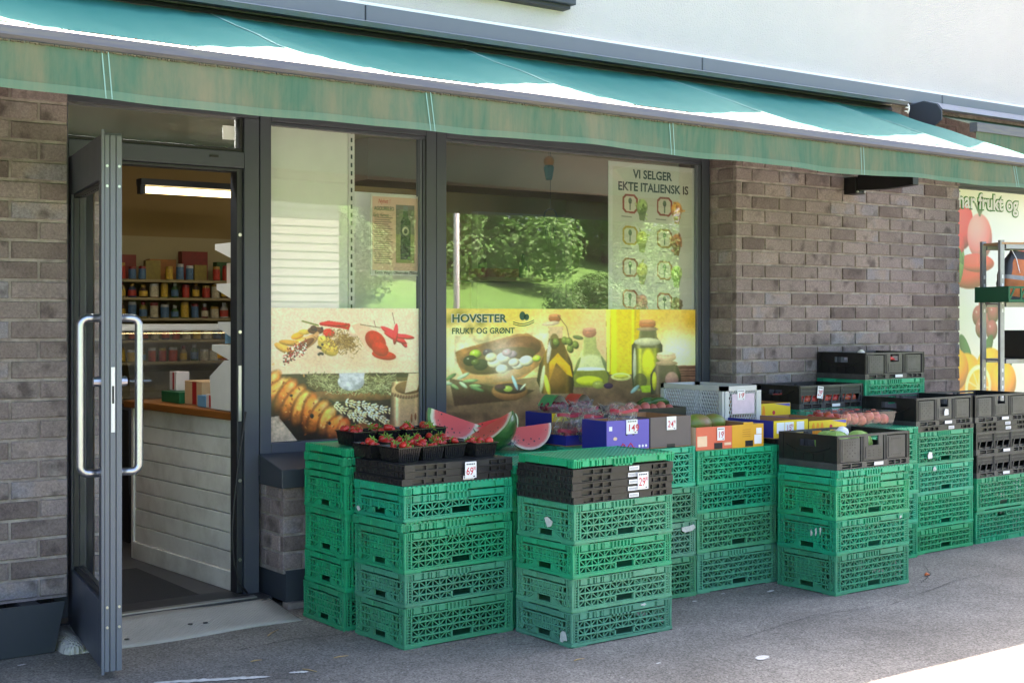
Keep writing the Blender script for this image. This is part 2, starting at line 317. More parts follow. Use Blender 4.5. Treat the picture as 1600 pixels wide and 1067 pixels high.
def lid_mat():                                     # fine perforated top of a folded crate
    m = bpy.data.materials.new('perforated_green_lid'); m.use_nodes = True; N, L = m.node_tree.nodes, m.node_tree.links; b = N['Principled BSDF']
    tc = N.new('ShaderNodeTexCoord'); oi = N.new('ShaderNodeObjectInfo'); h = []
    for rz in (45, -45):
        mp = N.new('ShaderNodeMapping'); mp.inputs['Rotation'].default_value = (0, 0, R(rz)); L.new(tc.outputs['Object'], mp.inputs[0])
        w = N.new('ShaderNodeTexWave'); w.inputs['Scale'].default_value = 19; L.new(mp.outputs[0], w.inputs['Vector']); h.append(w)
    mu = N.new('ShaderNodeMath'); mu.operation = 'MULTIPLY'; L.new(h[0].outputs['Fac'], mu.inputs[0]); L.new(h[1].outputs['Fac'], mu.inputs[1])
    mr = N.new('ShaderNodeMapRange'); mr.inputs['From Min'].default_value = .35; mr.inputs['From Max'].default_value = .6; mr.inputs['To Min'].default_value = 1; mr.inputs['To Max'].default_value = .42; L.new(mu.outputs[0], mr.inputs[0])
    hs = N.new('ShaderNodeHueSaturation'); L.new(oi.outputs['Color'], hs.inputs['Color']); L.new(mr.outputs[0], hs.inputs['Value']); L.new(hs.outputs[0], b.inputs['Base Color'])
    bp = N.new('ShaderNodeBump'); bp.invert = True; bp.inputs['Strength'].default_value = .8; bp.inputs['Distance'].default_value = .005; L.new(mu.outputs[0], bp.inputs['Height']); L.new(bp.outputs[0], b.inputs['Normal'])
    b.inputs['Roughness'].default_value = .38; return m
MT['lid'] = lid_mat()
MT['pane'] = glass('window_glass', 4.4, (.98, .99, .98), .04, 1.5, .012)
MT['door_pane'] = glass('door_glass', 2.4, (.90, .92, .91), .12)
MT['clear'] = glass('clear_plastic', 1.6, (.9, .9, .9), .16, 1.45, .12)
MT['film'] = glass('plastic_film', 1.5, (.90, .90, .90), .16, 1.45, .28)
MT['wrap'] = glass('cling_wrap', 1.4, (.96, .9, .9), .07, 1.45, .15)

# ------------------------------------------------------------------ text and printed sheets
def text_mesh(txt, size, bold=0, align='LEFT', shear=0, spacing=1.0):
    cu = bpy.data.curves.new('lettering', 'FONT'); cu.body = txt; cu.size = size; cu.align_x = align; cu.offset = bold; cu.shear = shear; cu.space_character = spacing; cu.resolution_u = 3
    o = bpy.data.objects.new('lettering', cu); C.objects.link(o)
    bpy.context.view_layer.update()
    me = bpy.data.meshes.new_from_object(o); bpy.data.objects.remove(o); bpy.data.curves.remove(cu); return me

def lettering(txt, size, m, parent, x, y, z, bold=0, align='LEFT', shear=0, width=None, spacing=1.0, rz=0, tilt=0):
    me = text_mesh(txt, size, bold, align, shear, spacing); me.materials.append(m)
    o = link('lettering', me, parent, (x, y, z), (R(90), tilt, rz))
    if width:
        xs = [v.co.x for v in me.vertices]
        if xs: o.scale = (width / (max(xs) - min(xs)), 1, 1)
    return o

class Paint:                                       # small painter for flat prints; units = w x h, y down
    def __init__(s, w, h, px, col):
        s.w, s.h = w, h; s.nx = px; s.ny = int(px * h / w)
        s.X, s.Y = np.meshgrid((np.arange(s.nx) + .5) / s.nx * w, (np.arange(s.ny) + .5) / s.ny * h)
        s.a = np.ones((s.ny, s.nx, 3)) * np.array(col) / 255.; s.rng = np.random.RandomState(3)
    def noise(s, scale, seed=0):
        r = np.random.RandomState(seed); out = np.zeros((s.ny, s.nx)); amp = 1
        for o in range(3):
            k = scale / 2 ** o; gx, gy = int(s.w / k) + 3, int(s.h / k) + 3; g = r.rand(gy, gx)
            x, y = s.X / k, s.Y / k; i, j = x.astype(int), y.astype(int); fx, fy = x - i, y - j
            out += amp * ((g[j, i]*(1-fx)+g[j, i+1]*fx)*(1-fy)+(g[j+1, i]*(1-fx)+g[j+1, i+1]*fx)*fy - .5); amp *= .5
        return out
    def put(s, mask, col, al=1.):
        mk = (mask * al)[..., None]; s.a = s.a * (1 - mk) + np.broadcast_to(np.array(col, float) / 255. if not isinstance(col, np.ndarray) else col, s.a.shape) * mk
    def poly(s, pts, col, al=1., soft=0):
        m = np.zeros(s.X.shape, bool); n = len(pts)
        for i in range(n):
            (x0, y0), (x1, y1) = pts[i], pts[(i + 1) % n]
            if y0 == y1: continue
            m ^= ((y0 > s.Y) != (y1 > s.Y)) & (s.X < (x1 - x0) * (s.Y - y0) / (y1 - y0) + x0)
        s.put(m.astype(float), col, al)
    def cyl(s, pts, col, c=.5, al=1.):              # polygon shaded like a turned body, bright streak on its left
        x0, x1 = min(p[0] for p in pts), max(p[0] for p in pts); u = (s.X - x0) / (x1 - x0); sh = 1 + c * (1.1*np.exp(-((u-.22)/.07)**2) - 1.1*np.abs(2*u-1)**3 + .5*np.exp(-((u-.8)/.05)**2) - .15)
        s.poly(pts, np.clip(np.array(col)/255. * sh[..., None], 0, 1), al)
    def soften(s, n=1):
        for _ in range(n):
            b = s.a.copy(); b[1:-1, 1:-1] = (s.a[1:-1, 1:-1]*4 + s.a[:-2, 1:-1]*2 + s.a[2:, 1:-1]*2 + s.a[1:-1, :-2]*2 + s.a[1:-1, 2:]*2 + s.a[:-2, :-2] + s.a[2:, 2:] + s.a[:-2, 2:] + s.a[2:, :-2]) / 16; s.a = b
    def ell(s, cx, cy, rx, ry, col, rot=0, al=1., shade=.35, edge=.08, hi=None):
        c, n = math.cos(rot), math.sin(rot); x, y = s.X - cx, s.Y - cy; u, v = (x*c+y*n)/rx, (-x*n+y*c)/ry; d = np.sqrt(u*u+v*v)
        m = np.clip((1 - d) / edge, 0, 1); sh = 1 + shade * (.45 - v*.6 - u*.25 - d*d*.6)
        s.put(m, np.clip(np.array(col)/255. * sh[..., None], 0, 1), al)
        if hi: s.ell(cx - rx*.3, cy - ry*.35, rx*.22, ry*.16, hi, rot, .8, 0, .6)
    def line(s, p, q, w, col, al=1.):
        p, q = np.array(p, float), np.array(q, float); d = q - p; L2 = d @ d + 1e-9
        t = np.clip(((s.X-p[0])*d[0]+(s.Y-p[1])*d[1])/L2, 0, 1); ds = np.hypot(s.X-p[0]-t*d[0], s.Y-p[1]-t*d[1]); s.put(np.clip(w/2-ds+.8, 0, 1), col, al)
    def grain(s, scale, amt, seed=1, mask=None):
        n = 1 + amt * s.noise(scale, seed); n = n if mask is None else np.where(mask, n, 1); s.a = np.clip(s.a * n[..., None], 0, 1)
    def blob(s, cx, cy, r, col, al=1.):
        d = np.hypot(s.X-cx, s.Y-cy)/r; s.put(np.exp(-d*d*2), col, al)

def unwarp(p, r):                                   # print coordinates measured on the receding pane -> flat sheet
    u = p.X / p.w; s_ = u * r / (1 + u * (r - 1)); p.X = s_ * p.w; p.Y = p.Y * (1 - s_ * (1 - 1 / r))

def sheet(name, p, x0, x1, y, z0, z1, mt, parent=None, k=1.22):
    nx, ny = p.nx, p.ny
    xs = np.linspace(x0, x1, nx); zs = np.linspace(z1, z0, ny); gx, gz = np.meshgrid(xs, zs)
    co = np.stack([gx.ravel(), np.full(nx*ny, y), gz.ravel()], 1)
    i = np.arange((ny-1)*(nx-1)); r_, c_ = i // (nx-1), i % (nx-1); a = r_*nx+c_
    fs = np.stack([a, a+nx, a+nx+1, a+1], 1)
    me = bpy.data.meshes.new(name); me.vertices.add(len(co)); me.vertices.foreach_set('co', co.ravel())
    me.loops.add(fs.size); me.loops.foreach_set('vertex_index', fs.ravel().astype(np.int32)); me.polygons.add(len(fs))
    me.polygons.foreach_set('loop_start', (np.arange(len(fs))*4).astype(np.int32)); me.update(calc_edges=True); me.validate()
    at = me.color_attributes.new('print', 'FLOAT_COLOR', 'POINT'); c = np.clip(p.a.reshape(-1, 3), 0, 1)
    c = np.where(c <= .04045, c/12.92, ((c+.055)/1.055)**2.4) * k; c = np.minimum(c, .9)
    at.data.foreach_set('color', np.concatenate([c, np.ones((len(c), 1))], 1).ravel().astype(np.float32))
    me.materials.append(mt); return link(name, me, parent)

# ================================================================== the setting
YB, YF, YG = 6.06, 6.29, 6.325                       # brick face, window frame face, glass
ZC, HC = .205, .0881                                 # first brick course, course height

def plane_grid(name, x0, x1, y0, y1, nx, ny, fn, m, smooth=True):
    mb = MB()
    for j in range(ny + 1):
        for i in range(nx + 1):
            x, y = x0 + (x1-x0)*i/nx, y0 + (y1-y0)*j/ny; mb.v.append((x, y, fn(x, y)))
    for j in range(ny):
        for i in range(nx):
            a = j*(nx+1)+i; mb.f.append((a, a+1, a+nx+2, a+nx+1)); mb.m.append(0)
    return mb.build(name, m, None, smooth)

g = tag(MB().box(-60, 80, -4.6, 6.4, -.3, 0).build('pavement', MT['asphalt']), kind='structure')
def crack(pts, w, seed):
    r = random.Random(seed); mb = MB(); pts = [Vector(q) for q in pts]; fine = []
    for a, b in zip(pts[:-1], pts[1:]):
        for k in range(12): fine.append(a.lerp(b, k / 12) + Vector((r.uniform(-.006, .006), r.uniform(-.006, .006), 0)))
    for i, q in enumerate(fine):
        ww = w * r.uniform(.3, 1); mb.v += [(q.x, q.y - ww/2, .0022), (q.x, q.y + ww/2, .0022)]
        if i: b = len(mb.v); mb.f.append((b-4, b-2, b-1, b-3)); mb.m.append(0)
    mb.build('crack', mat('crack_dirt', (.035, .032, .03), .95, .4, 60), g)
crack([(2.45, 5.42, 0), (2.75, 5.46, 0), (2.98, 5.41, 0), (3.2, 4.9, 0)], .008, 1); crack([(4.4, 4.3, 0), (5.0, 4.42, 0), (5.5, 4.35, 0), (6.3, 4.55, 0), (7.4, 4.6, 0)], .005, 2); crack([(6.1, 4.62, 0), (6.35, 4.75, 0), (6.55, 4.95, 0)], .007, 3); crack([(1.6, 5.6, 0), (2.0, 5.3, 0), (2.6, 4.7, 0)], .004, 4)
g = tag(MB().box(-60, 80, -4.78, -4.6, -.3, .12).build('kerb', mat('granite_kerb', (.3, .3, .3), .9, .2, 20)), kind='structure')
def hill(x, y):
    d = -4.8 - y; t = min(1, max(0, d / 22)); return .05 + 4.4 * t * t * (3 - 2 * t) + .15 * math.sin(x * .7) * math.sin(y * .5) * min(1, d / 4) - .004
tag(plane_grid('lawn', -80, 110, -120, -4.78, 60, 60, hill, MT['grass']), kind='structure')
tag(MB().box(-120, 160, -160, 90, -.8, -.32).build('ground', MT['grass']), kind='structure')

# shrubs and a pale boarded house across the street: the panes mirror them
def leaf_cloud(n, rx, ry, rz, seed, size=.12):
    r = random.Random(seed); mb = MB()
    cl = [(r.uniform(-.7, .7)*rx, r.uniform(-.7, .7)*ry, r.uniform(.25, 1.35)*rz, r.uniform(.3, .55)) for _ in range(16)]
    for _ in range(n):
        cx, cy, cz, cr = r.choice(cl); d = Vector((r.gauss(0, 1), r.gauss(0, 1), r.gauss(0, 1))).normalized() * cr * r.uniform(.7, 1.1) * rz
        p = Vector((cx, cy, cz)) + d; u = (d.normalized() + Vector((r.uniform(-.6,.6), r.uniform(-.6,.6), r.uniform(-.2,.8)))).normalized()
        a = u.cross(Vector((r.uniform(-1,1), r.uniform(-1,1), 1))).normalized() * size * r.uniform(.5, 1.1); b = u.cross(a) * .55
        mb.add([p - a, p + b, p + a, p - b], [(0, 1, 2, 3)])
    return mb.mesh('foliage', MT['leaf'])
clouds = [leaf_cloud(22000, 1.5, 1.2, 1.25, 11, .055), leaf_cloud(22000, 1.3, 1.3, 1.4, 12, .055)]
stem_me = MB().tube([(0, 0, -.2), (.05, 0, .6), (.1, .05, 1.3)], [.09, .06, .03], 7).mesh('stem', MT['bark'])
shrub_spots = [(16.6, -7.2, .75), (20.2, -10.2, 1.0), (18.4, -9.2, .8), (14.2, -14.5, 1.1), (16.6, -16.5, 1.4), (20.5, -17, 1.6), (24.5, -12.5, 1.4), (12.9, -18.5, 1.5), (26.5, -19, 1.8)]
wheres = ['nearest the kerb', 'low beside the lamp post', 'broad in the middle of the slope', 'beside the boarded house', 'high above the lamp post', 'dark on the upper slope', 'tall at the far end', 'in front of the house corner', 'highest at the far end']
for i, (x, y, s) in enumerate(shrub_spots):
    t = thing('shrub', f'leafy green shrub on the grass slope, {wheres[i]}', 'shrub', (x, y, hill(x, y)), i * 1.3, 'shrubs on the slope'); t.scale = (s, s, s)
    link('foliage', clouds[i % 2], t); link('stem', stem_me, t)
t = thing('lamp_post', 'pale slender lamp post at the edge of the lawn', 'lamp post', (11.9, -5.3, 0))
MB().tube([(0,0,0), (0,0,5.2)], [.055, .04], 10).build('pole', MT['white_metal'], t, True)
MB().box(-.12, .5, -.08, .08, 5.2, 5.28).build('lamp_head', MT['white_metal'], t); MB().lathe([(.1,0),(.1,.25),(.07,.3)], 10).build('base', MT['white_metal'], t)
t = thing('boarded_house', 'white boarded house across the street behind the lawn', 'house', (8.6, -10.5, 0))
for k in range(26): MB().prism([(0, k*.16), (.02, k*.16), (.005, k*.16+.155), (0, k*.16+.155)], -4, 4, 'x').build('plank', MT['siding'], t)
MB().box(-4, 4, -6, -.01, 0, 4.16).build('core', MT['siding'], t)
MB().prism([(-4.6, 4.16), (4.6, 4.16), (0, 6.4)], -6.4, .4, 'y').build('roof', MT['roofing'], t)

# ------------------------------------------------------------------ brickwork
def brick_mesh(L, H=.0735, D=.03, seed=0):
    r = random.Random(seed); c = .0035; j = lambda a: r.uniform(-a, a)
    fr = [(-L/2+c+j(.0024), -D, -H/2+c+j(.0024)), (L/2-c+j(.0024), -D, -H/2+c+j(.0024)), (L/2-c+j(.0024), -D, H/2-c+j(.0024)), (-L/2+c+j(.0024), -D, H/2-c+j(.0024))]
    ed = [(-L/2, -D+c, -H/2), (L/2, -D+c, -H/2), (L/2, -D+c, H/2), (-L/2, -D+c, H/2)]; bk = [(p[0], .006, p[2]) for p in ed]
    mb = MB().add(fr + ed + bk, [(0,1,2,3)] + [(i, 4+i, 4+(i+1)%4, (i+1)%4)[::-1] for i in range(4)] + [(4+i, 8+i, 8+(i+1)%4, 4+(i+1)%4)[::-1] for i in range(4)] + [(11,10,9,8)])
    return mb.mesh('brick', MT['brick'])
_bm = {}
def brick(L, parent, loc, rz=0, k=0):
    key = (round(L, 3), k % 4)
    if key not in _bm: _bm[key] = brick_mesh(key[0], seed=hash(key) % 999)
    return link('brick', _bm[key], parent, loc, (0, random.uniform(-.004, .004), rz))
J = .013
def run(parent, x0, x1, first, mod, z, y, rz=0, low=None):
    # lay one course from x0 to x1: list of cut pieces first, then whole bricks
    x = x0; i = 0
    while x < x1 - .02:
        w = first[i] if i < len(first) else mod
        w = min(w, x1 - x)
        if w > .03:
            if low is None: brick(w - J, parent, (x + w/2, y + .03 + random.uniform(-.0015, .0015), z + .037), rz, random.randrange(4))
            else: low.box(x + J/2, x + w - J/2, y, y + .034, z, z + .0735)
        x += w; i += 1

# left of the door
wl_ = thing('brick_wall', 'brown brick wall to the left of the open glass door', 'wall', (0, 0, 0))
MB().box(-6, 1.922, YB + .009, YB + .3, .19, 3.1).build('mortar', MT['mortar'], wl_)
far = MB()
for k in range(0, 33):
    z = ZC + HC * k; half = (k % 2 == 0)
    x_r = 1.923; w = .125 if half else .25; first = True; x = x_r
    while x > .75:
        brick(w - J * (1 if not first else .5), wl_, (x - w/2 + (J/4 if first else 0), YB + .03 + random.uniform(-.0015, .0015), z + .037), 0, random.randrange(4)); x -= w; w = .25; first = False
    while x > -6: far.box(x - .25 + J/2, x - J/2, YB, YB + .034, z, z + .0735); x -= .25
far.build('brick', MT['brick'], wl_)['kind'] = 'stuff'
MB().box(-6, 1.90, YB + .16, YB + .3, 0, .19).build('plinth', MT['frame2'], wl_)

# right of the shop window
wr = thing('brick_wall', 'brown brick wall between the large shop window and the fruit picture', 'wall', (0, 0, 0))
MB().box(6.1385 + .009, 8.44, YB + .009, 6.6, 0, 3.1).build('mortar', MT['mortar'], wr)
low = MB()
for k in range(-2, 33):
    z = ZC + HC * k
    fst = [.058, .205] if k % 2 else [.145]
    run(wr, 6.137, 8.45, fst, .25, z, YB, 0, low if (k < 7 or k > 27) else None)
    if 5 < k < 28:                                   # the return beside the pane
        if k % 2: lens = [(YB + .034, YB + .235)]
        else: lens = [(YB + .034, YB + .16), (YB + .16, YB + .235)]
        for a, b in lens: brick(b - a - .009, wr, (6.137 + .03, (a + b)/2, z + .037), R(-90), random.randrange(4))
low.build('brick', MT['brick'], wr)['kind'] = 'stuff'

# low brick plinth under the window
wp = thing('window_plinth', 'low brick plinth with metal skirting under the shop window', 'wall', (0, 0, 0))
MB().box(2.984 + .009, 6.13, YB + .009, 6.6, .17, .62).build('mortar', MT['mortar'], wp)
low = MB()
for k in range(0, 5):
    z = ZC + HC * k - .012
    run(wp, 2.984, 3.7, [.24] if k % 2 else [.115], .25, z, YB)
    run(wp, 3.7 if k % 2 else 3.7, 6.13, [], .25, z, YB, 0, low)
    for a, b in ([(YB + .034, YB + .13), (YB + .13, YB + .25)] if k % 2 else [(YB + .034, YB + .19), (YB + .19, YB + .25)]): brick(b - a - .008, wp, (2.984 + .03, (a+b)/2, z + .037), R(-90), random.randrange(4))
low.build('brick', MT['brick'], wp)['kind'] = 'stuff'
MB().box(3.005, 6.13, YB + .004, 6.5, .03, .186).build('skirting', MT['dark_metal'], wp)
MB().box(3.0, 6.13, YB - .03, YB + .03, .0, .028).build('footing', MT['mortar'], wp)
sl = MB(); pr_ = [(YF - .01, .752), (6.02, .692), (6.02, .60), (YF - .01, .60)]
sl.prism(pr_, 2.962, 6.13, 'x'); bevel(sl.build('sill', MT['dark_metal'], wp), .004)

# upper wall, flashing, parapet
ub = thing('shop_building', 'white rendered upper wall of the shop above the awning', 'building', (0, 0, 0))
MB().box(-6, 16, 6.0, 6.6, 3.045, 3.999).build('rendered_wall', MT['render'], ub)
fl = MB()
for a in np.arange(-6, 16, 2.35): fl.box(a, a + 2.343, 5.955, 6.06, 2.935, 3.03)
bevel(fl.build('flashing', MT['band'], ub), .006)
MB().box(-6, 16, 5.968, 6.05, 3.031, 3.046).build('drip_edge', MT['white_strip'], ub)
for a in np.arange(-5.4, 16, .78): MB().lathe([(.004, 0), (.004, .006)], 8).build('screw', MT['screw'], ub, loc=(a, 5.97, 3.031))
MB().box(1.922, 6.137, YB + .03, 6.5, 2.56, 3.1).build('lintel', MT['mortar'], ub)
MB().box(8.44, 16, YB + .03, 6.6, 2.48, 3.1).build('lintel', MT['mortar'], ub)
sill = MB().prism([(5.90, 3.195), (5.90, 3.265), (6.02, 3.30), (6.02, 3.195)], 3.35, 4.72, 'x'); bevel(sill.build('window_sill', MT['dark_metal'], ub), .006)
MB().box(3.35, 4.70, 5.93, 6.0, 3.175, 3.194).build('sill_underside', MT['frame2'], ub)
MB().box(3.45, 4.62, 5.97, 6.0, 3.30, 3.95).build('upper_window', MT['pane'], ub); MB().box(3.45, 4.62, 5.985, 5.999, 3.30, 3.95).build('window_back', MT['frame2'], ub)
MB().box(-6, 16, 5.995, 6.6, 4.0, 4.35).build('parapet_cap', MT['band'], ub)
MB().box(-6, 16, 6.601, 14, 3.8, 4.0).build('roof_slab', MT['roofing'], ub)
MB().box(-6, 1.9, 6.36, 6.6, 0, 3.05).build('inner_leaf', MT['render'], ub)
MB().box(8.5, 16, 6.62, 6.8, 0, 3.05).build('inner_leaf', MT['render'], ub)

# ------------------------------------------------------------------ shop room
room_w = mat('ochre_wall', alb((150, 126, 78), .6), .9, .05, 2)
ceil_m = mat('cream_ceiling', alb((190, 178, 145), .7), .9, .04, 2)
floor_m = mat('dark_shop_floor', (.07, .07, .075), .6, .15, 5, dirt=(.13, .12, .1), damt=.5)
tag(MB().box(1.0, 8.5, 6.42, 13, -.02, .028).build('shop_floor', floor_m), kind='structure')
tag(MB().box(1.0, 8.5, 6.36, 13, 2.72, 2.8).build('shop_ceiling', ceil_m), kind='structure')
tag(MB().box(1.0, 8.5, 10.6, 10.8, 0, 2.75).build('back_wall', room_w), kind='structure')
tag(MB().box(.9, 1.05, 6.61, 10.6, 0, 2.75).build('side_wall', room_w), kind='structure')
tag(MB().box(8.35, 8.5, 6.61, 10.6, 0, 2.75).build('side_wall', room_w), kind='structure')
beam = tag(MB().box(4.75, 8.35, 8.3, 8.75, 2.42, 2.72).build('ceiling_beam', mat('dusky_beam', alb((150, 132, 118), .7), .8, .05)), kind='structure')
tag(MB().box(3.04, 8.4, 6.42, 6.43, .5, .72).build('window_board', MT['white_metal']), kind='structure')

# ------------------------------------------------------------------ door frame and shop windows
df = thing('door_frame', 'dark grey aluminium door frame with a narrow transom pane', 'door frame', (0, 0, 0))
def fb(x0, x1, z0, z1, y0=YF, y1=6.40, parent=df, name='frame_bar', m='frame'): return bevel(MB().box(x0, x1, y0, y1, z0, z1).build(name, MT[m], parent), .003)
fb(1.93, 2.0, .0, 2.45, name='jamb'); fb(2.887, 2.968, .0, 2.45, name='jamb'); fb(1.93, 2.968, 2.4515, 2.56, name='head'); fb(2.0015, 2.8855, 2.195, 2.277, name='transom_bar')
fb(2.0015, 2.8855, 2.277, 2.296, 6.305, 6.35, name='glazing_bead', m='gasket'); fb(2.868, 2.8855, 2.2975, 2.4495, 6.305, 6.36, name='glazing_bead', m='gasket')
MB().box(2.0, 2.887, 6.34, 6.346, 2.27, 2.455).build('pane', MT['door_pane'], df)
MB().box(2.79, 2.855, 6.335, 6.3385, 2.34, 2.41).build('sticker', MT['label'], df)
fb(2.855, 2.8855, .05, 2.18, 6.31, 6.39, name='door_rebate', m='frame2'); fb(2.0015, 2.8855, 2.178, 2.1935, 6.31, 6.39, name='door_rebate', m='frame2')
MB().box(2.70, 2.745, 6.284, 6.2895, 2.24, 2.252).build('sensor_slot', MT['gasket'], df)
for z in (.22, .62, 1.37, 1.86): MB().lathe([(.009, 0), (.009, .004)], 10).build('bolt_head', MT['screw'], df, loc=(2.87, 6.308, z)).rotation_euler = (R(90), 0, 0)
MB().box(2.862, 2.878, 6.306, 6.3095, .92, 1.2).build('strike_plate', MT['steel'], df)
bevel(MB().box(1.93, 2.98, 6.16, 6.42, .0, .048).build('threshold', MT['frame2'], df), .006); MB().box(2.0, 2.9, 6.17, 6.21, .0485, .056).build('threshold_strip', MT['steel'], df)

def shop_window(label, x0, x1, fx0, fx1):
    w = thing('shop_window', label, 'window', (0, 0, 0), group='shop front windows')
    z0, z1 = .80, 2.445
    for a, b in ((fx0, x0), (x1, fx1)): bevel(MB().box(a, b, YF, 6.40, .745, 2.52).build('frame_post', MT['frame'], w), .003)
    bevel(MB().box(x0 + .001, x1 - .001, YF, 6.40, .745, z0).build('frame_rail', MT['frame'], w), .003); bevel(MB().box(x0 + .001, x1 - .001, YF, 6.40, z1, 2.52).build('frame_rail', MT['frame'], w), .003)
    bevel(MB().box(x0 + .001, x1 - .001, YF + .012, 6.34, z1 - .018, z1 - .001).build('glazing_bead', MT['frame'], w), .002)
    for a in (x1 - .013, x1 - .032): MB().box(a, a + .007, 6.30, 6.33, z0 + .002, z1 - .02).build('glazing_bead', MT['door_edge'], w)
    MB().box(x1 - .006, x1 - .001, 6.295, 6.33, z0 + .002, z1 - .02).build('gasket', MT['gasket'], w); MB().box(x1 - .024, x1 - .015, 6.31, 6.33, z0 + .002, z1 - .02).build('gasket', MT['gasket'], w)
    MB().box(x0 - .005, x1 + .005, YG, YG + .004, z0 - .005, z1 + .005).build('pane', MT['pane'], w)
    return w
shop_window('narrower shop window beside the door, bread and spice picture below', 3.035, 3.972, 2.974, 4.036)
shop_window('wide shop window with the olive oil picture along its bottom', 4.104, 6.068, 4.0385, 6.134)
t = thing('roller_profile', 'pale metal strip running above the door and windows', 'trim', (0, 0, 0)); MB().box(1.93, 6.13, 6.27, 6.2885, 2.50, 2.516).build('strip', MT['door_edge'], t)
shop_window('window at the far end covered by the fruit picture', 8.52, 10.6, 8.46, 10.7)

# open glass door
HX, HY = 1.975, 6.215; U = Vector((-.166, -.986, 0)).normalized(); ang = math.atan2(U.y, U.x)
dr = thing('glass_door', 'grey framed glass door standing wide open with steel pull handles', 'door', (HX, HY, 0), ang)
# local x runs along the leaf from the hinge, local y to the leaf's left; thickness on +y
DL, T0, T1, DZ0, DZ1 = .945, 0.0, .072, .034, 2.178
def dbox(a, b, z0, z1, name, m='frame', t0=T0, t1=T1, bev=.002):
    o = MB().box(a, b, t0, t1, z0, z1).build(name, MT[m], dr)
    return bevel(o, bev) if bev else o
dbox(0, .10, DZ0, DZ1, 'stile'); dbox(DL - .10, DL - .001, DZ0, DZ1, 'stile'); dbox(.101, DL - .101, DZ0, .30, 'bottom_rail'); dbox(.101, DL - .101, 2.0, DZ1, 'top_rail')
dbox(.102, DL - .102, .301, 1.999, 'pane', 'door_pane', .033, .038, 0)
for z in (.3015, 1.985): dbox(.102, DL - .102, z, z + .013, 'glazing_bead', 'gasket', .012, .03, 0)
dbox(.1015, .118, .316, 1.984, 'glazing_bead', 'gasket', .010, .03, 0)
dbox(DL, DL + .004, DZ0 - .012, DZ1 + .012, 'edge_strip', 'door_edge', -.007, .004, 0)
for a, b in ((.006, .023), (.027, .047), (.051, .072)): dbox(DL, DL + .006, DZ0, DZ1 - .01, 'edge_profile', 'door_edge', a, b, .0015)
dbox(DL + .001, DL + .004, .98, 1.25, 'lock_plate', 'steel', .029, .045, 0); bevel(MB().box(DL + .006, DL + .0085, .0295, .0445, .985, 1.245).build('lock_face', MT['white_metal'], dr), .001)
MB().box(DL + .0085, DL + .0095, .033, .041, 1.10, 1.17).build('lock_slot', MT['gasket'], dr)
for z in (.21, .29, 1.965, 2.045):
    for y in (.0145, .0615): MB().lathe([(.0055, 0), (.0055, .003)], 10).build('screw', MT['screw'], dr, loc=(DL + .006, y, z)).rotation_euler = (0, R(90), 0)
for sgn, y0, lab in ((-1, T0, 'outer'), (1, T1, 'inner')):
    y1 = y0 + sgn * .078; x = DL - .055; pts = [(x, y0, 1.44)]
    for a in range(0, 91, 15): pts.append((x, y1 - sgn * (.03 - .03 * math.sin(R(a))), 1.44 - .03 + .03 * math.cos(R(a))))
    for a in range(0, 91, 15): pts.append((x, y1 - sgn * (.03 - .03 * math.cos(R(a))), .82 + .03 - .03 * math.sin(R(a))))
    pts.append((x, y0, .82)); MB().tube(pts, .0165, 12).build('pull_handle', MT['steel'], dr, True)
    for z in (1.44, .82): MB().tube([(x, y0, z), (x, y0 + sgn * .006, z)], .024, 14).build('rose', MT['steel'], dr)
    MB().tube([(x, y0, 1.185), (x, y0 + sgn * .03, 1.185)], [.022, .018], 12).build('lock_cylinder', MT['steel'], dr)
for z in (.25, 1.1, 1.95): MB().tube([(-.012, .02, z), (-.012, .02, z + .1)], .011, 8).build('hinge', MT['frame'], dr)

# ramp, cover plate, cable
rp = thing('door_ramp', 'grey chequer plate ramp in front of the door threshold', 'ramp', (0, 0, 0))
mb = MB(); nx, ny = 10, 6
pv = lambda x, y: (x - .02 * (6.2 - y) , y + .02 * math.sin(x * 5), max(.003, .044 * (y - 5.77) / .4) + .002 * math.sin(x * 9 + y * 7))
for j in range(ny + 1):
    for i in range(nx + 1): mb.v.append(pv(1.90 + 1.06 * i / nx, 5.76 + .41 * j / ny))
for j in range(ny):
    for i in range(nx): a = j*(nx+1)+i; mb.f.append((a, a+1, a+nx+2, a+nx+1)); mb.m.append(0)
o = mb.build('plate', MT['plate'], rp, True); so = o.modifiers.new('s', 'SOLIDIFY'); so.thickness = .004; so.offset = -1
mb = MB(); mb.tube([(1.90, 6.1, .0), (1.88, 5.9, .0), (1.87, 5.80, .0), (1.868, 5.765, .0)], [.06, .058, .05, .03], 16); mb.build('curled_end', MT['plate'], rp, True)
for x, y in ((2.12, 5.85), (2.45, 5.93), (2.52, 5.92), (2.93, 6.15)): MB().lathe([(.012, 0), (.012, .003)], 8).build('rivet', MT['frame2'], rp, loc=(x, y, .044 * (y - 5.77) / .4 + .003))
cv = thing('wall_cover', 'dark grey sheet metal cover leaning at the foot of the left brick wall', 'cover', (0, 0, 0))
MB().add([(.2,5.845,0.004),(1.80,5.845,.004),(1.83,5.80,.225),(.2,5.80,.225),(.2,5.86,.004),(1.80,5.86,.004),(1.83,5.815,.225),(.2,5.815,.225)], [(0,1,2,3),(5,4,7,6),(3,2,6,7),(1,5,6,2),(0,3,7,4)]).build('front_sheet', MT['dark_metal'], cv)
MB().box(.2, 1.78, 5.87, 5.90, .02, .20).build('back_rail', MT['frame2'], cv); MB().box(1.70, 1.78, 5.90, 6.22, .02, .19).build('bracket', MT['frame2'], cv)
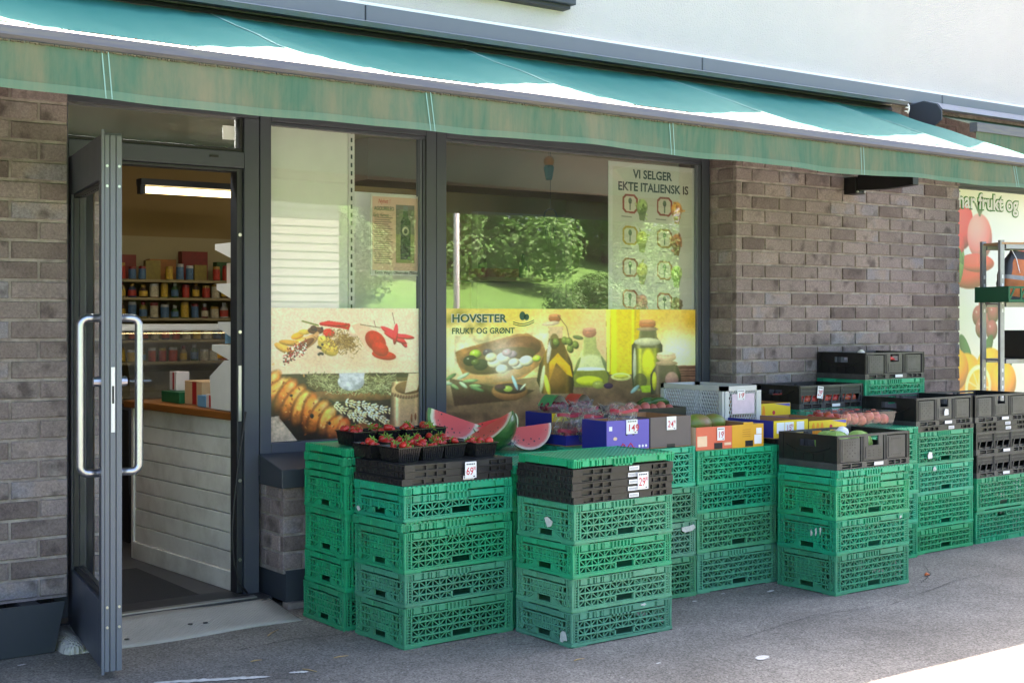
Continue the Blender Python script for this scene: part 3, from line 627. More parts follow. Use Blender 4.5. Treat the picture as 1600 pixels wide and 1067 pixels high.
tag(MB().tube([(2.884, 6.27, .97), (2.872, 6.27, .88), (2.845, 6.27, .72), (2.818, 6.26, .52), (2.806, 6.26, .36), (2.812, 6.25, .22), (2.84, 6.25, .11), (2.884, 6.25, .06)], .006, 8).build('cable', MT['gasket'], smooth=True), 'thin black cable hanging down beside the door opening', 'cable')

# ------------------------------------------------------------------ awning
aw = thing('awning', 'long teal canvas awning with stained valance over the shop front', 'awning', (0, 0, 0))
AX0, AX1 = -3.2, 7.42
bz = lambda x: 2.432 - .0072 * (x - 1.25)            # top of the front bar
seams = [-3.2, -1.65, -.25, 1.15, 2.55, 3.97, 5.40, 6.8, 7.42]
def cz(x, t):
    k = 0
    for a, b in zip(seams[:-1], seams[1:]):
        if a <= x <= b: k = math.sin(math.pi * (x - a) / (b - a))
    return bz(x) - .004 + (2.872 - bz(x)) * t - .060 * k * math.sin(math.pi * t) ** .8 + .0022 * math.sin(x * 23 + t * 5) + .003 * math.sin(x * 9 + t * 17) * t * (1 - t) * 4 + .0016 * math.sin(x * 51 - t * 13)
mb = MB(); nx, ny = 240, 18
for j in range(ny + 1):
    for i in range(nx + 1): x = AX0 + (AX1 - AX0) * i / nx; mb.v.append((x, 4.70 + 1.24 * j / ny, cz(x, j / ny)))
for j in range(ny):
    for i in range(nx): a = j*(nx+1)+i; mb.f.append((a, a+1, a+nx+2, a+nx+1)); mb.m.append(0)
mb.build('canvas', MT['canvas'], aw, True)
seam_m = mat('pale_seam_tape', (.20, .36, .32), .8)
for s_ in seams[1:-1]:
    mb = MB()
    for j in range(13):
        t = j / 12; z = cz(s_, t) + .0015; mb.v += [(s_ - .007, 4.70 + 1.24*t, z), (s_ + .007, 4.70 + 1.24*t, z)]
        if j: b = len(mb.v); mb.f.append((b-4, b-3, b-1, b-2)); mb.m.append(0)
    mb.build('seam', seam_m, aw)
bar_m = mat('weathered_front_bar', alb((104, 105, 114), .66), .5, .18, 5, dirt=(.15, .14, .09), damt=.7, dscale=5, stretch=(1, 6, 14))
lich = mat('lichen_edge', (.11, .095, .055), .95, .5, 60, .6, 90)
mb = MB(); pf = [(4.615, -.045), (4.625, -.012), (4.65, .0), (4.70, .0), (4.712, -.03), (4.70, -.062), (4.63, -.062)]
for x in (AX0 - .02, AX1 + .02): mb.v += [(x, p[0], bz(x) + p[1]) for p in pf]
n = len(pf); mb.f = [tuple(range(n)), tuple(range(2*n-1, n-1, -1))] + [(i, n+i, n+(i+1) % n, (i+1) % n) for i in range(n)]; mb.m = [0]*len(mb.f)
mb.build('front_bar', bar_m, aw)
r_ = random.Random(4); mb = MB(); x = AX0
while x < AX1:
    w = r_.uniform(.003, .012); h = r_.uniform(.001, .0055); mb.box(x, x + w, 4.655, 4.675, bz(x) - .001, bz(x) + h); x += w * r_.uniform(.7, 1.5)
mb.build('lichen_growth', lich, aw)['kind'] = 'stuff'
mb = MB(); x = AX0
while x < AX1:
    w = r_.uniform(.003, .010); h = r_.uniform(.0, .004); mb.box(x, x + w, 4.620, 4.63, bz(x) - .064 - h, bz(x) - .061); x += w * r_.uniform(.8, 1.8)
mb.build('lichen_growth', lich, aw)['kind'] = 'stuff'
# valance with hem
vb = lambda x: 2.205 - .002 * (x - 1.25) + .006 * math.sin(x * 2.1) + .004 * math.sin(x * 5.3 + 1)
vy = lambda x, t: 4.628 + (.012 * math.sin(x * 6.0) + .008 * math.sin(x * 14 + 2)) * t
mb = MB(); mh = MB(); nx = 220
for part, t0, t1, ny in ((mb, 0, .82, 6), (mh, .82, 1, 2)):
    for j in range(ny + 1):
        t = t0 + (t1 - t0) * j / ny
        for i in range(nx + 1): x = AX0 + (AX1 - AX0) * i / nx; z = (bz(x) - .060) * (1 - t) + vb(x) * t; part.v.append((x, vy(x, t) - (.002 if part is mh else 0), z))
    for j in range(ny):
        for i in range(nx): a = j*(nx+1)+i; part.f.append((a, a+nx+1, a+nx+2, a+1)); part.m.append(0)
va = mb.build('valance', MT['valance'], aw, True); mh.build('hem', MT['hem'], va, True)
for s_ in [.25, 1.587, 2.917, 4.25, 5.6, 6.95]:
    for d in (0, .022):
        mb = MB()
        for j in range(9):
            t = j / 8; x = s_ + d + .012 * t; z = (bz(x) - .062) * (1 - t) + vb(x) * t
            mb.v += [(x - .0022, vy(x, t) - .0045, z), (x + .0022, vy(x, t) - .0045, z)]
            if j: b = len(mb.v); mb.f.append((b-4, b-2, b-1, b-3)); mb.m.append(0)
        mb.build('stitched_seam', seam_m, va)
cs = MB(); cs.prism([(5.82, 2.885), (5.80, 2.905), (5.86, 2.925), (6.05, 2.93), (6.05, 2.86), (6.0, 2.86), (6.0, 2.915), (5.84, 2.892)], AX0, 7.53, 'x'); cs.build('cassette', MT['cassette'], aw)
MB().tube([(AX0, 5.955, 2.862), (7.5, 5.955, 2.862)], .035, 12).build('roller', MT['gasket'], aw)  # roller coloured black to give the shadow under the cassette lip
ec = MB()
for k in range(7): a = R(-20 + k * 24); ec.bar((7.545, 5.93 - .085 * math.cos(a), 2.87 + .06 * math.sin(a)), (7.575, 5.93 - .085 * math.cos(a), 2.87 + .06 * math.sin(a)), .01, .008)
ec.tube([(7.575, 5.93 - .09 * math.cos(R(a)), 2.87 + .066 * math.sin(R(a))) for a in range(-30, 140, 15)], .006, 6); ec.build('end_cap', MT['white_metal'], aw)
for x in (.6, 6.9):
    MB().bar((x, 5.98, 2.72), (x + (.75 if x < 3 else -.75), 5.35, 2.50), .05, .03).build('folding_arm', MT['cassette'], aw); MB().bar((x + (.75 if x < 3 else -.75), 5.35, 2.50), (x, 4.72, 2.38), .04, .03).build('folding_arm', MT['cassette'], aw)

a2 = thing('retracted_awning', 'second awning, rolled in with a dark end plate, above the fruit picture', 'awning', (0, 0, 0))
pl = [(5.97, 2.92), (5.97, 2.75), (5.78, 2.74), (5.70, 2.79), (5.70, 2.85), (5.735, 2.90), (5.85, 2.935)]
MB().prism(pl, 7.74, 7.75, 'x').build('end_plate', MT['dark_metal'], a2)
MB().prism([(5.70, 2.865), (5.735, 2.905), (5.85, 2.94), (5.97, 2.93), (5.97, 2.915), (5.85, 2.922), (5.745, 2.89), (5.71, 2.86)], 7.752, 14, 'x').build('cassette', MT['cassette'], a2)
MB().add([(7.8, 5.85, 2.86), (14, 5.85, 2.86), (14, 5.5, 2.74), (7.8, 5.5, 2.74)], [(0,1,2,3)]).build('canvas', MT['valance'], a2)
MB().prism([(5.46, 2.75), (5.52, 2.755), (5.52, 2.69), (5.46, 2.69)], 7.8, 14, 'x').build('front_bar', bar_m, a2)
MB().add([(7.8, 5.47, 2.69), (14, 5.47, 2.69), (14, 5.47, 2.5), (7.8, 5.47, 2.5)], [(0,1,2,3)]).build('valance', MT['valance'], a2)

br = thing('wall_bracket', 'black curved bracket arm fixed to the brick wall below the awning', 'bracket', (7.215, YB, 2.35))
bevel(MB().box(-.05, .05, -.10, 0, -.075, .04).build('mount', MT['black_plastic'], br), .004)
arm = MB(); prf = [(-.1, -.05, .05), (-.2, -.055, .085), (-.32, -.06, .075), (-.46, -.055, .045), (-.55, -.05, .02)]
for i, (y, z0, z1) in enumerate(prf):
    arm.v += [(-.03, y, z0), (.03, y, z0), (.03, y, z1), (-.03, y, z1)]
    if i: b = 4*i; arm.f += [(b-4+k, b-4+(k+1) % 4, b+(k+1) % 4, b+k) for k in range(4)]
arm.f += [(0, 3, 2, 1), (16, 17, 18, 19)]; arm.m = [0]*len(arm.f); bevel(arm.build('arm', MT['black_plastic'], br), .004)
for x, z in ((-.035, -.06), (.035, -.06)): MB().ball((x, -.105, z), .008, 8, 5).build('bolt_head', MT['screw'], br, True)
# ================================================================== inside the shop
ct = thing('sales_counter', 'grey panelled counter with wooden top just inside the door', 'counter', (.40, -.17, 0), R(3.4))
for k in range(8): z = .13 + k * .098; bevel(MB().box(2.905, 2.93, 6.44, 7.72, z, z + .094).build('plank', MT['board'], ct), .004)
bevel(MB().box(2.893, 2.92, 6.43, 7.73, .028, .128).build('skirting', MT['board'], ct), .004); MB().box(2.9305, 3.5, 6.45, 7.72, .03, .91).build('carcass', MT['board'], ct)
MB().box(2.896, 2.93, 7.722, 7.75, .03, .913).build('corner_trim', MT['board'], ct); bevel(MB().box(2.87, 3.55, 6.43, 7.80, .914, .955).build('worktop', MT['wood'], ct), .005)
sh = thing('shelf_unit', 'white perforated shelf unit with slanted brackets above the counter', 'shelf', (0, 0, 0))
MB().box(2.895, 3.0, 6.402, 6.43, .957, 2.5).build('upright', MT['white_metal'], sh); MB().box(3.0, 3.54, 6.402, 6.42, .957, 2.47).build('back_panel', mat('sage_back_panel', alb((226, 229, 222), 1.05), .6, .03), sh)
for z, d in ((1.83, .24), (1.62, .22), (1.42, .20), (1.30, .28)):
    MB().prism([(6.43, z - .09), (6.43 + d, z - .03), (6.43 + d, z), (6.43, z)], 2.893, 2.91, 'x').build('bracket', MT['white_metal'], sh); MB().box(2.911, 3.54, 6.43, 6.43 + d, z - .012, z).build('shelf_board', MT['white_metal'], sh)
MB().prism([(6.43, .96), (6.72, .96), (6.74, 1.13), (6.55, 1.22), (6.43, 1.22)], 2.893, 3.3, 'x').build('end_panel', MT['white_metal'], sh)
st = thing('slotted_post', 'white slotted shelf post standing behind the bread window', 'post', (0, 0, 0))
MB().box(3.545, 3.582, 6.402, 6.43, .3, 2.475).build('post', MT['white_metal'], st); mb = MB()
for k in range(44): mb.box(3.558, 3.568, 6.4002, 6.4015, .5 + k * .045, .5 + k * .045 + .024)
mb.build('slots', MT['gasket'], st)['kind'] = 'stuff'
pn = thing('display_panel', 'lower pale panel behind the olive oil notice', 'panel', (0, 0, 0)); MB().box(3.74, 4.35, 6.72, 6.74, .3, 2.16).build('sheet', mat('pale_panel', alb((230, 232, 222), 1.05), .6, .03), pn)
# fluorescent lamps: door and bread window ones real, the rest added fill light
tube_m = mat('lit_tube', (1, .9, .7), .5, emit=((1, .74, .34), 1.3)); tube_b = mat('lit_tube_window_and_added', (1, 1, .95), .5, emit=((1, .97, .93), 13.0)); tube_w = mat('added_tube_cool', (1, 1, .95), .5, emit=((1, .93, .78), 4.0))
for (x, y, z, L, lab, tm) in ((3.42, 9.2, 2.345, 1.25, 'lit fluorescent lamp on the ceiling seen through the open door', tube_m), (2.92, 6.52, 2.60, .5, 'short lit lamp at the ceiling behind the bread window', tube_b), (2.03, 6.62, 2.64, .8, 'added unseen ceiling lamp above the transom, brightening the counter', tube_b), (5.2, 9.6, 2.62, 1.3, 'added unseen fluorescent lamp deep in the shop, brightening the room', tube_w), (6.4, 7.4, 2.64, 1.2, 'added unseen fluorescent lamp above the wide window, brightening the room', tube_w)):
    t = thing('ceiling_or_added_lamp', lab, 'lamp', (x, y, z)); MB().box(0, L, -.05, .05, .03, .075).build('housing', MT['frame2'], t); MB().tube([(.03, 0, 0), (L - .03, 0, 0)], .024, 10).build('tube', tm, t, True)
    for a in (0, L - .035): MB().box(a, a + .035, -.035, .035, -.03, .03).build('end_holder', MT['frame2'], t)
pp = thing('duct_pipe', 'bent ochre pipe under the shop ceiling near the lamp', 'pipe', (0, 0, 0)); MB().tube([(4.05, 8.7, 2.7), (4.05, 8.7, 2.3), (4.07, 8.7, 2.23), (4.13, 8.7, 2.19), (4.6, 8.7, 2.18)], .07, 14).build('pipe', room_w, pp, True)
# deli counter with curved glass
dl = thing('deli_counter', 'glass fronted deli display counter in the dim shop', 'counter', (0, 0, 0))
MB().box(3.0, 4.9, 8.25, 9.0, .03, .86).build('cabinet', MT['frame2'], dl); MB().box(3.0, 4.9, 8.55, 9.0, 1.36, 1.40).build('top_shelf', MT['white_metal'], dl)
mb = MB(); prof = [(8.25, .87), (8.22, .98), (8.25, 1.12), (8.33, 1.25), (8.45, 1.34), (8.55, 1.37)]
for i, (y, z) in enumerate(prof):
    mb.v += [(3.0, y, z), (4.9, y, z)]
    if i: b = 2*i; mb.f.append((b-2, b-1, b+1, b)); mb.m.append(0)
mb.build('curved_glass', MT['door_pane'], dl, True)
MB().box(3.1, 4.8, 8.4, 8.95, .87, .885).build('tray', mat('tray_food', alb((110, 80, 40), .7), .8, .5, 40), dl)
# back shelves with goods
bs = thing('grocery_shelves', 'dim cream grocery shelves along the back wall', 'shelf', (0, 0, 0)); cream = mat('cream_shelf', alb((180, 165, 120), .5), .6, .04)
MB().box(2.0, 6.2, 10.52, 10.56, .2, 2.1).build('back_panel', cream, bs)
for z in (.5, .8, 1.10, 1.27, 1.44, 1.60, 1.74): MB().box(2.0, 6.2, 10.1, 10.52, z - .02, z).build('shelf_board', cream, bs)
goods_c = [(150, 40, 30), (190, 120, 40), (60, 110, 50), (200, 180, 120), (40, 80, 130), (120, 30, 40), (170, 150, 60), (90, 60, 40), (210, 210, 200), (180, 80, 30)]
gm = [mat('grocery_print', alb(c, .4), .5, .25, 30) for c in goods_c]
capm = [mat('jar_lid', alb(c, .5), .4) for c in ((200, 200, 195), (150, 30, 30), (190, 150, 50))]; labm = [mat('jar_label', alb(c, .5), .6, .4, 60) for c in ((220, 210, 180), (200, 60, 40), (230, 190, 60), (90, 130, 170))]
def jar(prof, m, l, c):
    mb = MB().lathe(prof, 10); nseg = len(prof) - 1
    for q in range(nseg):
        for k in range(10): mb.m[q*10 + k] = 2 if q >= nseg - 2 else (1 if prof[q][0] == prof[q+1][0] else 0)
    return mb.mesh('jar', [m, l, c], True)
can_me = [jar([(.033, 0), (.035, .006), (.035, .015), (.035, .09), (.035, .1), (.033, .118), (.032, .124)], m, labm[i % 4], capm[i % 3]) for i, m in enumerate(gm)]
bot_me = [jar([(.032, 0), (.034, .015), (.034, .02), (.034, .07), (.026, .09), (.014, .105), (.017, .115), (.017, .135)], m, labm[(i*3 + 1) % 4], capm[(i + 1) % 3]) for i, m in enumerate(gm)]
box_me = [MB().box(-.06, .06, -.03, .03, 0, .15).mesh('packet', m) for m in gm]
rg = random.Random(5)
for z, kinds, row in ((1.74, 'cpcb', 'top'), (1.60, 'bbbc', 'second'), (1.44, 'ccb', 'third'), (1.27, 'bbc', 'fourth'), (1.10, 'ccb', 'lowest')):
    x = 3.6
    while x < 4.95:
        kd = rg.choice(kinds); nm, me, w = {'c': ('tin', can_me, .078), 'b': ('bottle', bot_me, .082), 'p': ('packet', box_me, .135)}[kd]
        o = link(nm, rg.choice(me), None, (x + w/2, 10.17 + (.08 if kd == 'p' else 0), z), (0, 0, rg.uniform(-.1, .1))); sz = rg.uniform(.72, 1.05); o.scale = (rg.uniform(.8, 1.05), .9, sz)
        tag(o, {'tin': f'small tin in the row on the {row} dim back shelf', 'bottle': f'small bottle in the row on the {row} dim back shelf', 'packet': 'upright grocery packet between the tins on the top back shelf'}[nm], nm, {'tin': 'tins on the back shelves', 'bottle': 'bottles on the back shelves', 'packet': 'packets on the back shelves'}[nm]); x += w * rg.uniform(1, 1.15)
for x, h, c in ((3.72, .2, 0), (4.05, .17, 1), (4.32, .24, 0), (4.62, .16, 2), (4.8, .19, 5)):
    tag(link('packet', MB().box(-.11, .11, -.04, .04, 0, h).mesh('packet', gm[c]), None, (x, 10.4, 1.74)), {.2: 'red packet at the back of the top shelf', .19: 'dark red packet at the far end of the top shelf', .17: 'ochre packet at the back of the top shelf', .24: 'tallest red packet at the back of the top shelf', .16: 'green packet at the back of the top shelf'}[h], 'packet', 'packets on the back shelves')
# small things on the counter and white shelves
def small_box(name, label, cat, x0, x1, y0, y1, z0, z1, col, stripe=None):
    o = tag(bevel(MB().box(x0, x1, y0, y1, z0, z1).build(name, mat(name + '_print', alb(col, .85), .5, .06, 20)), .002), label, cat)
    if stripe: MB().box(x0 - .0006, x0 - .0003, y0 + (y1-y0)*.3, y0 + (y1-y0)*.55, z0 + .004, z1 - .004).build('stripe', mat('stripe_print', alb(stripe, .85), .5), o)
small_box('carton', 'cream carton with a red stripe on the shop counter', 'carton', 2.95, 3.1, 6.98, 7.22, .957, 1.09, (214, 180, 140), (170, 30, 35)); small_box('green_box', 'flat green box on the shop counter', 'box', 2.93, 3.08, 7.25, 7.52, .957, 1.02, (20, 100, 60))
small_box('card_box', 'upright white box on the green box on the counter', 'box', 2.98, 3.06, 7.42, 7.52, 1.022, 1.13, (225, 215, 215), (180, 40, 50)); small_box('blue_box', 'small pale blue box on the shop counter', 'box', 2.92, 3.0, 6.86, 6.97, .957, 1.02, (110, 160, 200)); small_box('bag_box', 'red and white box of sachets on the shop counter', 'box', 2.92, 3.02, 6.76, 6.85, .957, 1.03, (225, 215, 215), (190, 30, 40))
small_box('tea_box', 'orange box on the slanted white shelf', 'box', 2.945, 3.2, 6.50, 6.76, 1.226, 1.30, (214, 150, 30)); small_box('leaflet_box', 'blue and white printed box on the second white shelf bracket', 'box', 2.945, 3.05, 6.49, 6.66, 1.305, 1.415, (120, 160, 190), (220, 140, 40))
small_box('sweets_box', 'white and red box on the upper white shelf', 'box', 2.945, 3.1, 6.50, 6.64, 1.624, 1.73, (220, 205, 195), (190, 60, 40)); small_box('black_box', 'black box with small white lettering on the top white shelf', 'box', 2.945, 3.2, 6.50, 6.58, 1.835, 2.09, (28, 28, 30))
small_box('white_box', 'small white box between the white shelf brackets', 'box', 2.945, 3.05, 6.50, 6.56, 1.425, 1.52, (220, 210, 200), (190, 70, 50))
dm = thing('door_mat', 'dark rectangular mat on the floor inside the door', 'mat', (0, 0, 0)); bevel(MB().box(2.02, 2.72, 6.45, 7.35, .029, .04).build('mat', mat('coir_mat', (.022, .022, .023), .95, .4, 90, .6, 200), dm), .004)
rb = thing('shopping_bag', 'red shopping bag standing deep in the dim shop', 'bag', (2.62, 8.2, .03)); mb = MB(); mb.prism([(-.2, 0), (.2, 0), (.17, .5), (-.17, .5)], -.09, .09, 'y'); mb.build('bag', mat('red_bag', (.35, .02, .03), .6), rb); MB().box(-.2, .2, -.093, -.0905, .03, .09).build('striped_hem', MT['label'], rb); MB().tube([(-.08, 0, .5), (-.07, 0, .62), (.07, 0, .62), (.08, 0, .5)], .008, 6).build('handle', MT['label'], rb)
# behind the wide window
idr = thing('inner_door', 'pale inner door frame at the back of the shop', 'door', (0, 0, 0)); wm = mat('taupe_door', alb((150, 140, 130), .7), .6, .04)
MB().box(7.3, 8.3, 10.55, 10.6, .03, 2.35).build('leaf', wm, idr)
for a, b, z0, z1 in ((7.2, 7.3, .03, 2.45), (8.3, 8.34, .03, 2.45), (7.3, 8.3, 2.35, 2.45)): MB().box(a, b, 10.5, 10.6, z0, z1).build('architrave', wm, idr)
dc = thing('dream_catcher', 'small dark dream catcher hanging behind the wide window', 'ornament', (6.15, 8.0, 2.2)); dcm = MT['frame2']
MB().tube([(.06*math.cos(a*.5236), 0, .06*math.sin(a*.5236)) for a in range(13)], .006, 6).build('ring', dcm, dc); MB().tube([(0, 0, .06), (0, 0, .52)], .002, 5).build('thread', dcm, dc)
for x in (-.04, 0, .04): MB().prism([(x - .012, -.08), (x, -.06), (x + .012, -.08), (x, -.2)], -.002, .002, 'y').build('feather', dcm, dc)
pdn = thing('hanging_doll', 'small orange and blue doll hanging at the top of the wide window', 'ornament', (5.33, 6.95, 2.36)); MB().ball((0, 0, .1), .035, 10, 8).build('head', mat('doll_orange', (.35, .13, .03), .7), pdn, True); MB().lathe([(.02, 0), (.035, -.02), (.02, -.1)][::-1], 8, (0, 0, .08)).build('body', mat('doll_blue', (.02, .08, .12), .7), pdn); MB().tube([(0, 0, .13), (0, 0, .35)], .0015, 4).build('thread', dcm, pdn)
ob = thing('orange_crate', 'orange box with bottles on a shelf behind the wide window', 'box', (5.35, 7.6, 1.72)); MB().box(-.14, .14, -.1, .1, .0, .06).build('box', gm[9], ob)
MB().box(-.5, .5, -.15, .15, -.03, -.002).build('shelf_board', room_w, ob)
for x, c in ((-.1, 7), (.25, 2)): MB().lathe([(.03, 0), (.03, .1), (.012, .14), (.012, .17)], 10, (x, 0, .06 if x < 0 else 0)).build('bottle', gm[c], ob, True)

# ================================================================== printed pictures
PG = YG - .004
def bread_art():
    p = Paint(1000, 860, 400, (240, 212, 186)); unwarp(p, 1.08); rr = np.random.RandomState(2)
    p.grain(260, .10, 3); p.a[p.Y > 330] *= np.array([1, .98, .95])
    # shadows on the board
    for x, y, r in ((300, 300, 140), (560, 300, 120), (760, 330, 110)): p.blob(x, y, r, (205, 165, 130), .5)
    p.ell(200, 215, 70, 22, (196, 150, 60), -.35, shade=.6); p.ell(90, 260, 70, 26, (190, 140, 60), .45, shade=.6); p.ell(135, 225, 80, 20, (170, 125, 50), .1, shade=.6); p.ell(180, 180, 45, 22, (220, 150, 40), -.3); p.ell(225, 155, 40, 18, (210, 170, 70), 0)
    p.ell(300, 145, 55, 25, (90, 55, 35)); p.ell(285, 130, 22, 18, (70, 45, 35))
    p.poly([(210, 80), (320, 108), (318, 118), (205, 88)], (110, 120, 50)); p.poly([(320, 98), (380, 82), (520, 100), (540, 145), (470, 130), (330, 112)], (190, 25, 25)); p.ell(420, 103, 95, 14, (205, 35, 35), .07, shade=.7)
    p.ell(235, 225, 100, 36, (208, 150, 95), -.55, shade=.5); p.ell(225, 235, 78, 25, (120, 70, 40), -.55); p.poly([(270, 180), (310, 150), (325, 160), (300, 195)], (205, 150, 95))
    for _ in range(260): x = 90 + rr.rand() * 150; y = 330 - (x - 90) * .62 + rr.randn() * 22; p.ell(x, y, 5, 5, [(60, 40, 40), (150, 40, 40), (230, 215, 200), (110, 70, 50)][rr.randint(4)], shade=.5)
    p.ell(385, 160, 40, 28, (215, 40, 25), .2); p.ell(380, 245, 80, 52, (206, 170, 70), .7, shade=.45); p.ell(350, 205, 40, 26, (214, 180, 80), .3)
    for _ in range(420): x, y = 480 + rr.randn() * 55, 215 + rr.randn() * 34; a = rr.rand() * 3; p.line((x - 10*math.cos(a), y - 10*math.sin(a)), (x + 10*math.cos(a), y + 10*math.sin(a)), 3, [(140, 100, 50), (170, 130, 70), (110, 75, 40)][rr.randint(3)])
    p.ell(555, 140, 40, 50, (236, 196, 170), .3, shade=.3); p.poly([(530, 110), (590, 95), (700, 150), (750, 215), (720, 280), (640, 280), (575, 180)], (228, 186, 158)); p.ell(690, 210, 80, 58, (170, 20, 18), .75); p.ell(745, 300, 82, 30, (185, 20, 18), .15); p.ell(720, 260, 60, 45, (178, 22, 20), .5)
    for a, b, c, d, r_ in ((800, 160, 100, 20, .5), (870, 215, 48, 16, 1.0), (820, 190, 95, 18, .45), (870, 180, 85, 16, .12), (820, 165, 18, 70, 0.1)): p.ell(a, b, c * .9, d, (196, 30, 52), r_, shade=.8)
    p.line((590, 105), (720, 125), 4, (110, 90, 60)); p.line((815, 100), (800, 30), 3, (120, 80, 70)); p.line((690, 120), (680, 80), 3, (120, 80, 70))
    for _ in range(9): p.ell(290 + rr.rand() * 60, 120 + rr.rand() * 190, 9, 9, (50, 40, 45))
    # lower half
    Y0 = 418
    p.poly([(0, Y0 + 8), (1000, Y0 - 10), (1000, 860), (0, 860)], (58, 44, 36)); low = p.Y > Y0 + 5
    p.poly([(0, 700), (60, 690), (200, 860), (0, 860)], (190, 170, 150))
    for k in range(40): p.line((0, 690 + k * 8), (220, 750 + k * 8 + 40), 2.4, (150, 128, 110), .7 if k < 25 else .4)
    p.poly([(60, 700), (190, 860), (480, 860), (420, 700)], (40, 30, 26)); p.poly([(250, 500), (420, 600), (900, 560), (900, 440), (400, 425), (240, 440)], (96, 76, 50)); p.ell(520, 560, 300, 30, (120, 80, 50), .03)
    for _ in range(700):
        x, y = 250 + rr.rand() * 560, 430 + rr.rand() * 110
        if y > 470 + (x - 250) * .5 or y > 548: continue
        a = rr.randn() * .6 + (.4 if rr.rand() < .5 else 2.6); p.line((x - 24*math.cos(a), y - 24*math.sin(a)), (x + 24*math.cos(a), y + 24*math.sin(a)), 3.2, [(156, 150, 104), (122, 116, 76), (190, 184, 140), (86, 76, 46)][rr.randint(4)])
    p.ell(530, 470, 90, 60, (196, 192, 200), 0, shade=.3); p.poly([(450, 415), (620, 412), (610, 470), (460, 470)], (200, 196, 206)); p.poly([(430, 395), (640, 393), (640, 412), (430, 414)], (238, 208, 182))
    # loaf: overlapping crusty rolls
    N_ = 9
    for i in range(N_):
        t = i / (N_ - 1); x, y = -20 + 450 * t, 500 + 255 * t; b = 100 + 42 * math.sin(math.pi * min(1, t * .9 + .12)); a = 58 - 8 * abs(t - .5)
        x += rr.randn() * 7; y += rr.randn() * 7; ro = .55 + rr.randn() * .16; b *= 1 + rr.randn() * .07
        p.ell(x - 6, y + 4, a + 7, b + 8, (84, 38, 16), ro, .85, shade=.2, edge=.25); p.ell(x, y, a, b, [(192, 104, 40), (206, 124, 54), (176, 90, 34)][i % 3], ro, 1, .95, .3)
        p.ell(x + 34, y - 58, a * .42, b * .42, (238, 184, 120), .55, .7, .2, .8); p.ell(x - 28, y + 62, a * .6, b * .4, (110, 50, 20), .55, .55, .2, .8)
        for _ in range(9): q, w = rr.randn() * 26, rr.randn() * 62; p.ell(x + q * .85 - w * .52, y + q * .52 + w * .85, 5 + rr.rand() * 9, 4 + rr.rand() * 5, [(120, 54, 20), (226, 160, 92), (150, 74, 28)][rr.randint(3)], rr.rand() * 3, .7)
    p.ell(478, 775, 50, 92, (150, 70, 28), .35, 1, .7, .25); p.ell(470, 770, 30, 60, (196, 120, 60), .35, .7, .6, .5); p.ell(275, 690, 13, 16, (36, 26, 30)); p.ell(390, 735, 10, 12, (36, 26, 30)); p.ell(140, 560, 11, 9, (44, 30, 30))
    p.a[low] = np.clip(p.a[low] * (1 + .3 * p.noise(26, 8)[low])[:, None], 0, 1)
    # wheat ears and mushroom
    for (x0, y0, x1, y1, n, w) in ((430, 620, 690, 775, 17, 22), (500, 600, 850, 668, 20, 22), (640, 650, 790, 740, 10, 20), (560, 660, 700, 690, 9, 16)):
        for k in range(n):
            t = k / (n - 1); x, y = x0 + (x1 - x0) * t, y0 + (y1 - y0) * t; an = math.atan2(y1 - y0, x1 - x0)
            x += rr.randn() * 4; y += rr.randn() * 4; p.ell(x, y, 15, 15, (70, 50, 34), 0, .6)
            for s in (-1, 0, 1): p.ell(x - s * math.sin(an) * w * .75, y + s * math.cos(an) * w * .75, 13 + rr.rand() * 5, 6 + rr.rand() * 3, [(214, 190, 150), (176, 146, 104), (196, 168, 126)][rr.randint(3)], an + s * .55 + rr.randn() * .2, 1, 1.1, .3)
        for _ in range(10): q = rr.randn() * .3 + an; p.line((x1, y1), (x1 + 60 * math.cos(q), y1 + 60 * math.sin(q)), 1.6, (190, 166, 130), .6)
    p.ell(585, 795, 95, 60, (120, 70, 40), -.25, shade=.5); p.ell(540, 822, 80, 34, (206, 178, 140), -.4, shade=.5)
    # mortar and pestle
    p.cyl([(795, 470), (1000, 450), (1000, 860), (780, 760)], (206, 164, 118)); p.ell(900, 520, 112, 60, (196, 156, 112), -.05, shade=.4); p.ell(905, 505, 92, 44, (120, 84, 54), -.05); p.poly([(905, 415), (1000, 410), (960, 520), (880, 540)], (228, 196, 158))
    for k in range(12): p.ell(800 + k * 18, 548 + 18 * math.sin(k * .3), 7, 12, (120, 84, 60), .3)
    p.ell(925, 700, 6, 30, (120, 70, 40)); p.ell(950, 690, 6, 24, (120, 70, 40)); p.blob(800, 760, 60, (150, 100, 60), .5); p.soften(1); p.grain(9, .12, 19)
    return p
ps = thing('spice_poster', 'printed picture of spices above a loaf of bread on the window', 'poster', (0, 0, 0))
sheet('print', bread_art(), 3.043, 3.968, PG, .803, 1.493, vcol_mat('poster_print', .3, .3), ps)

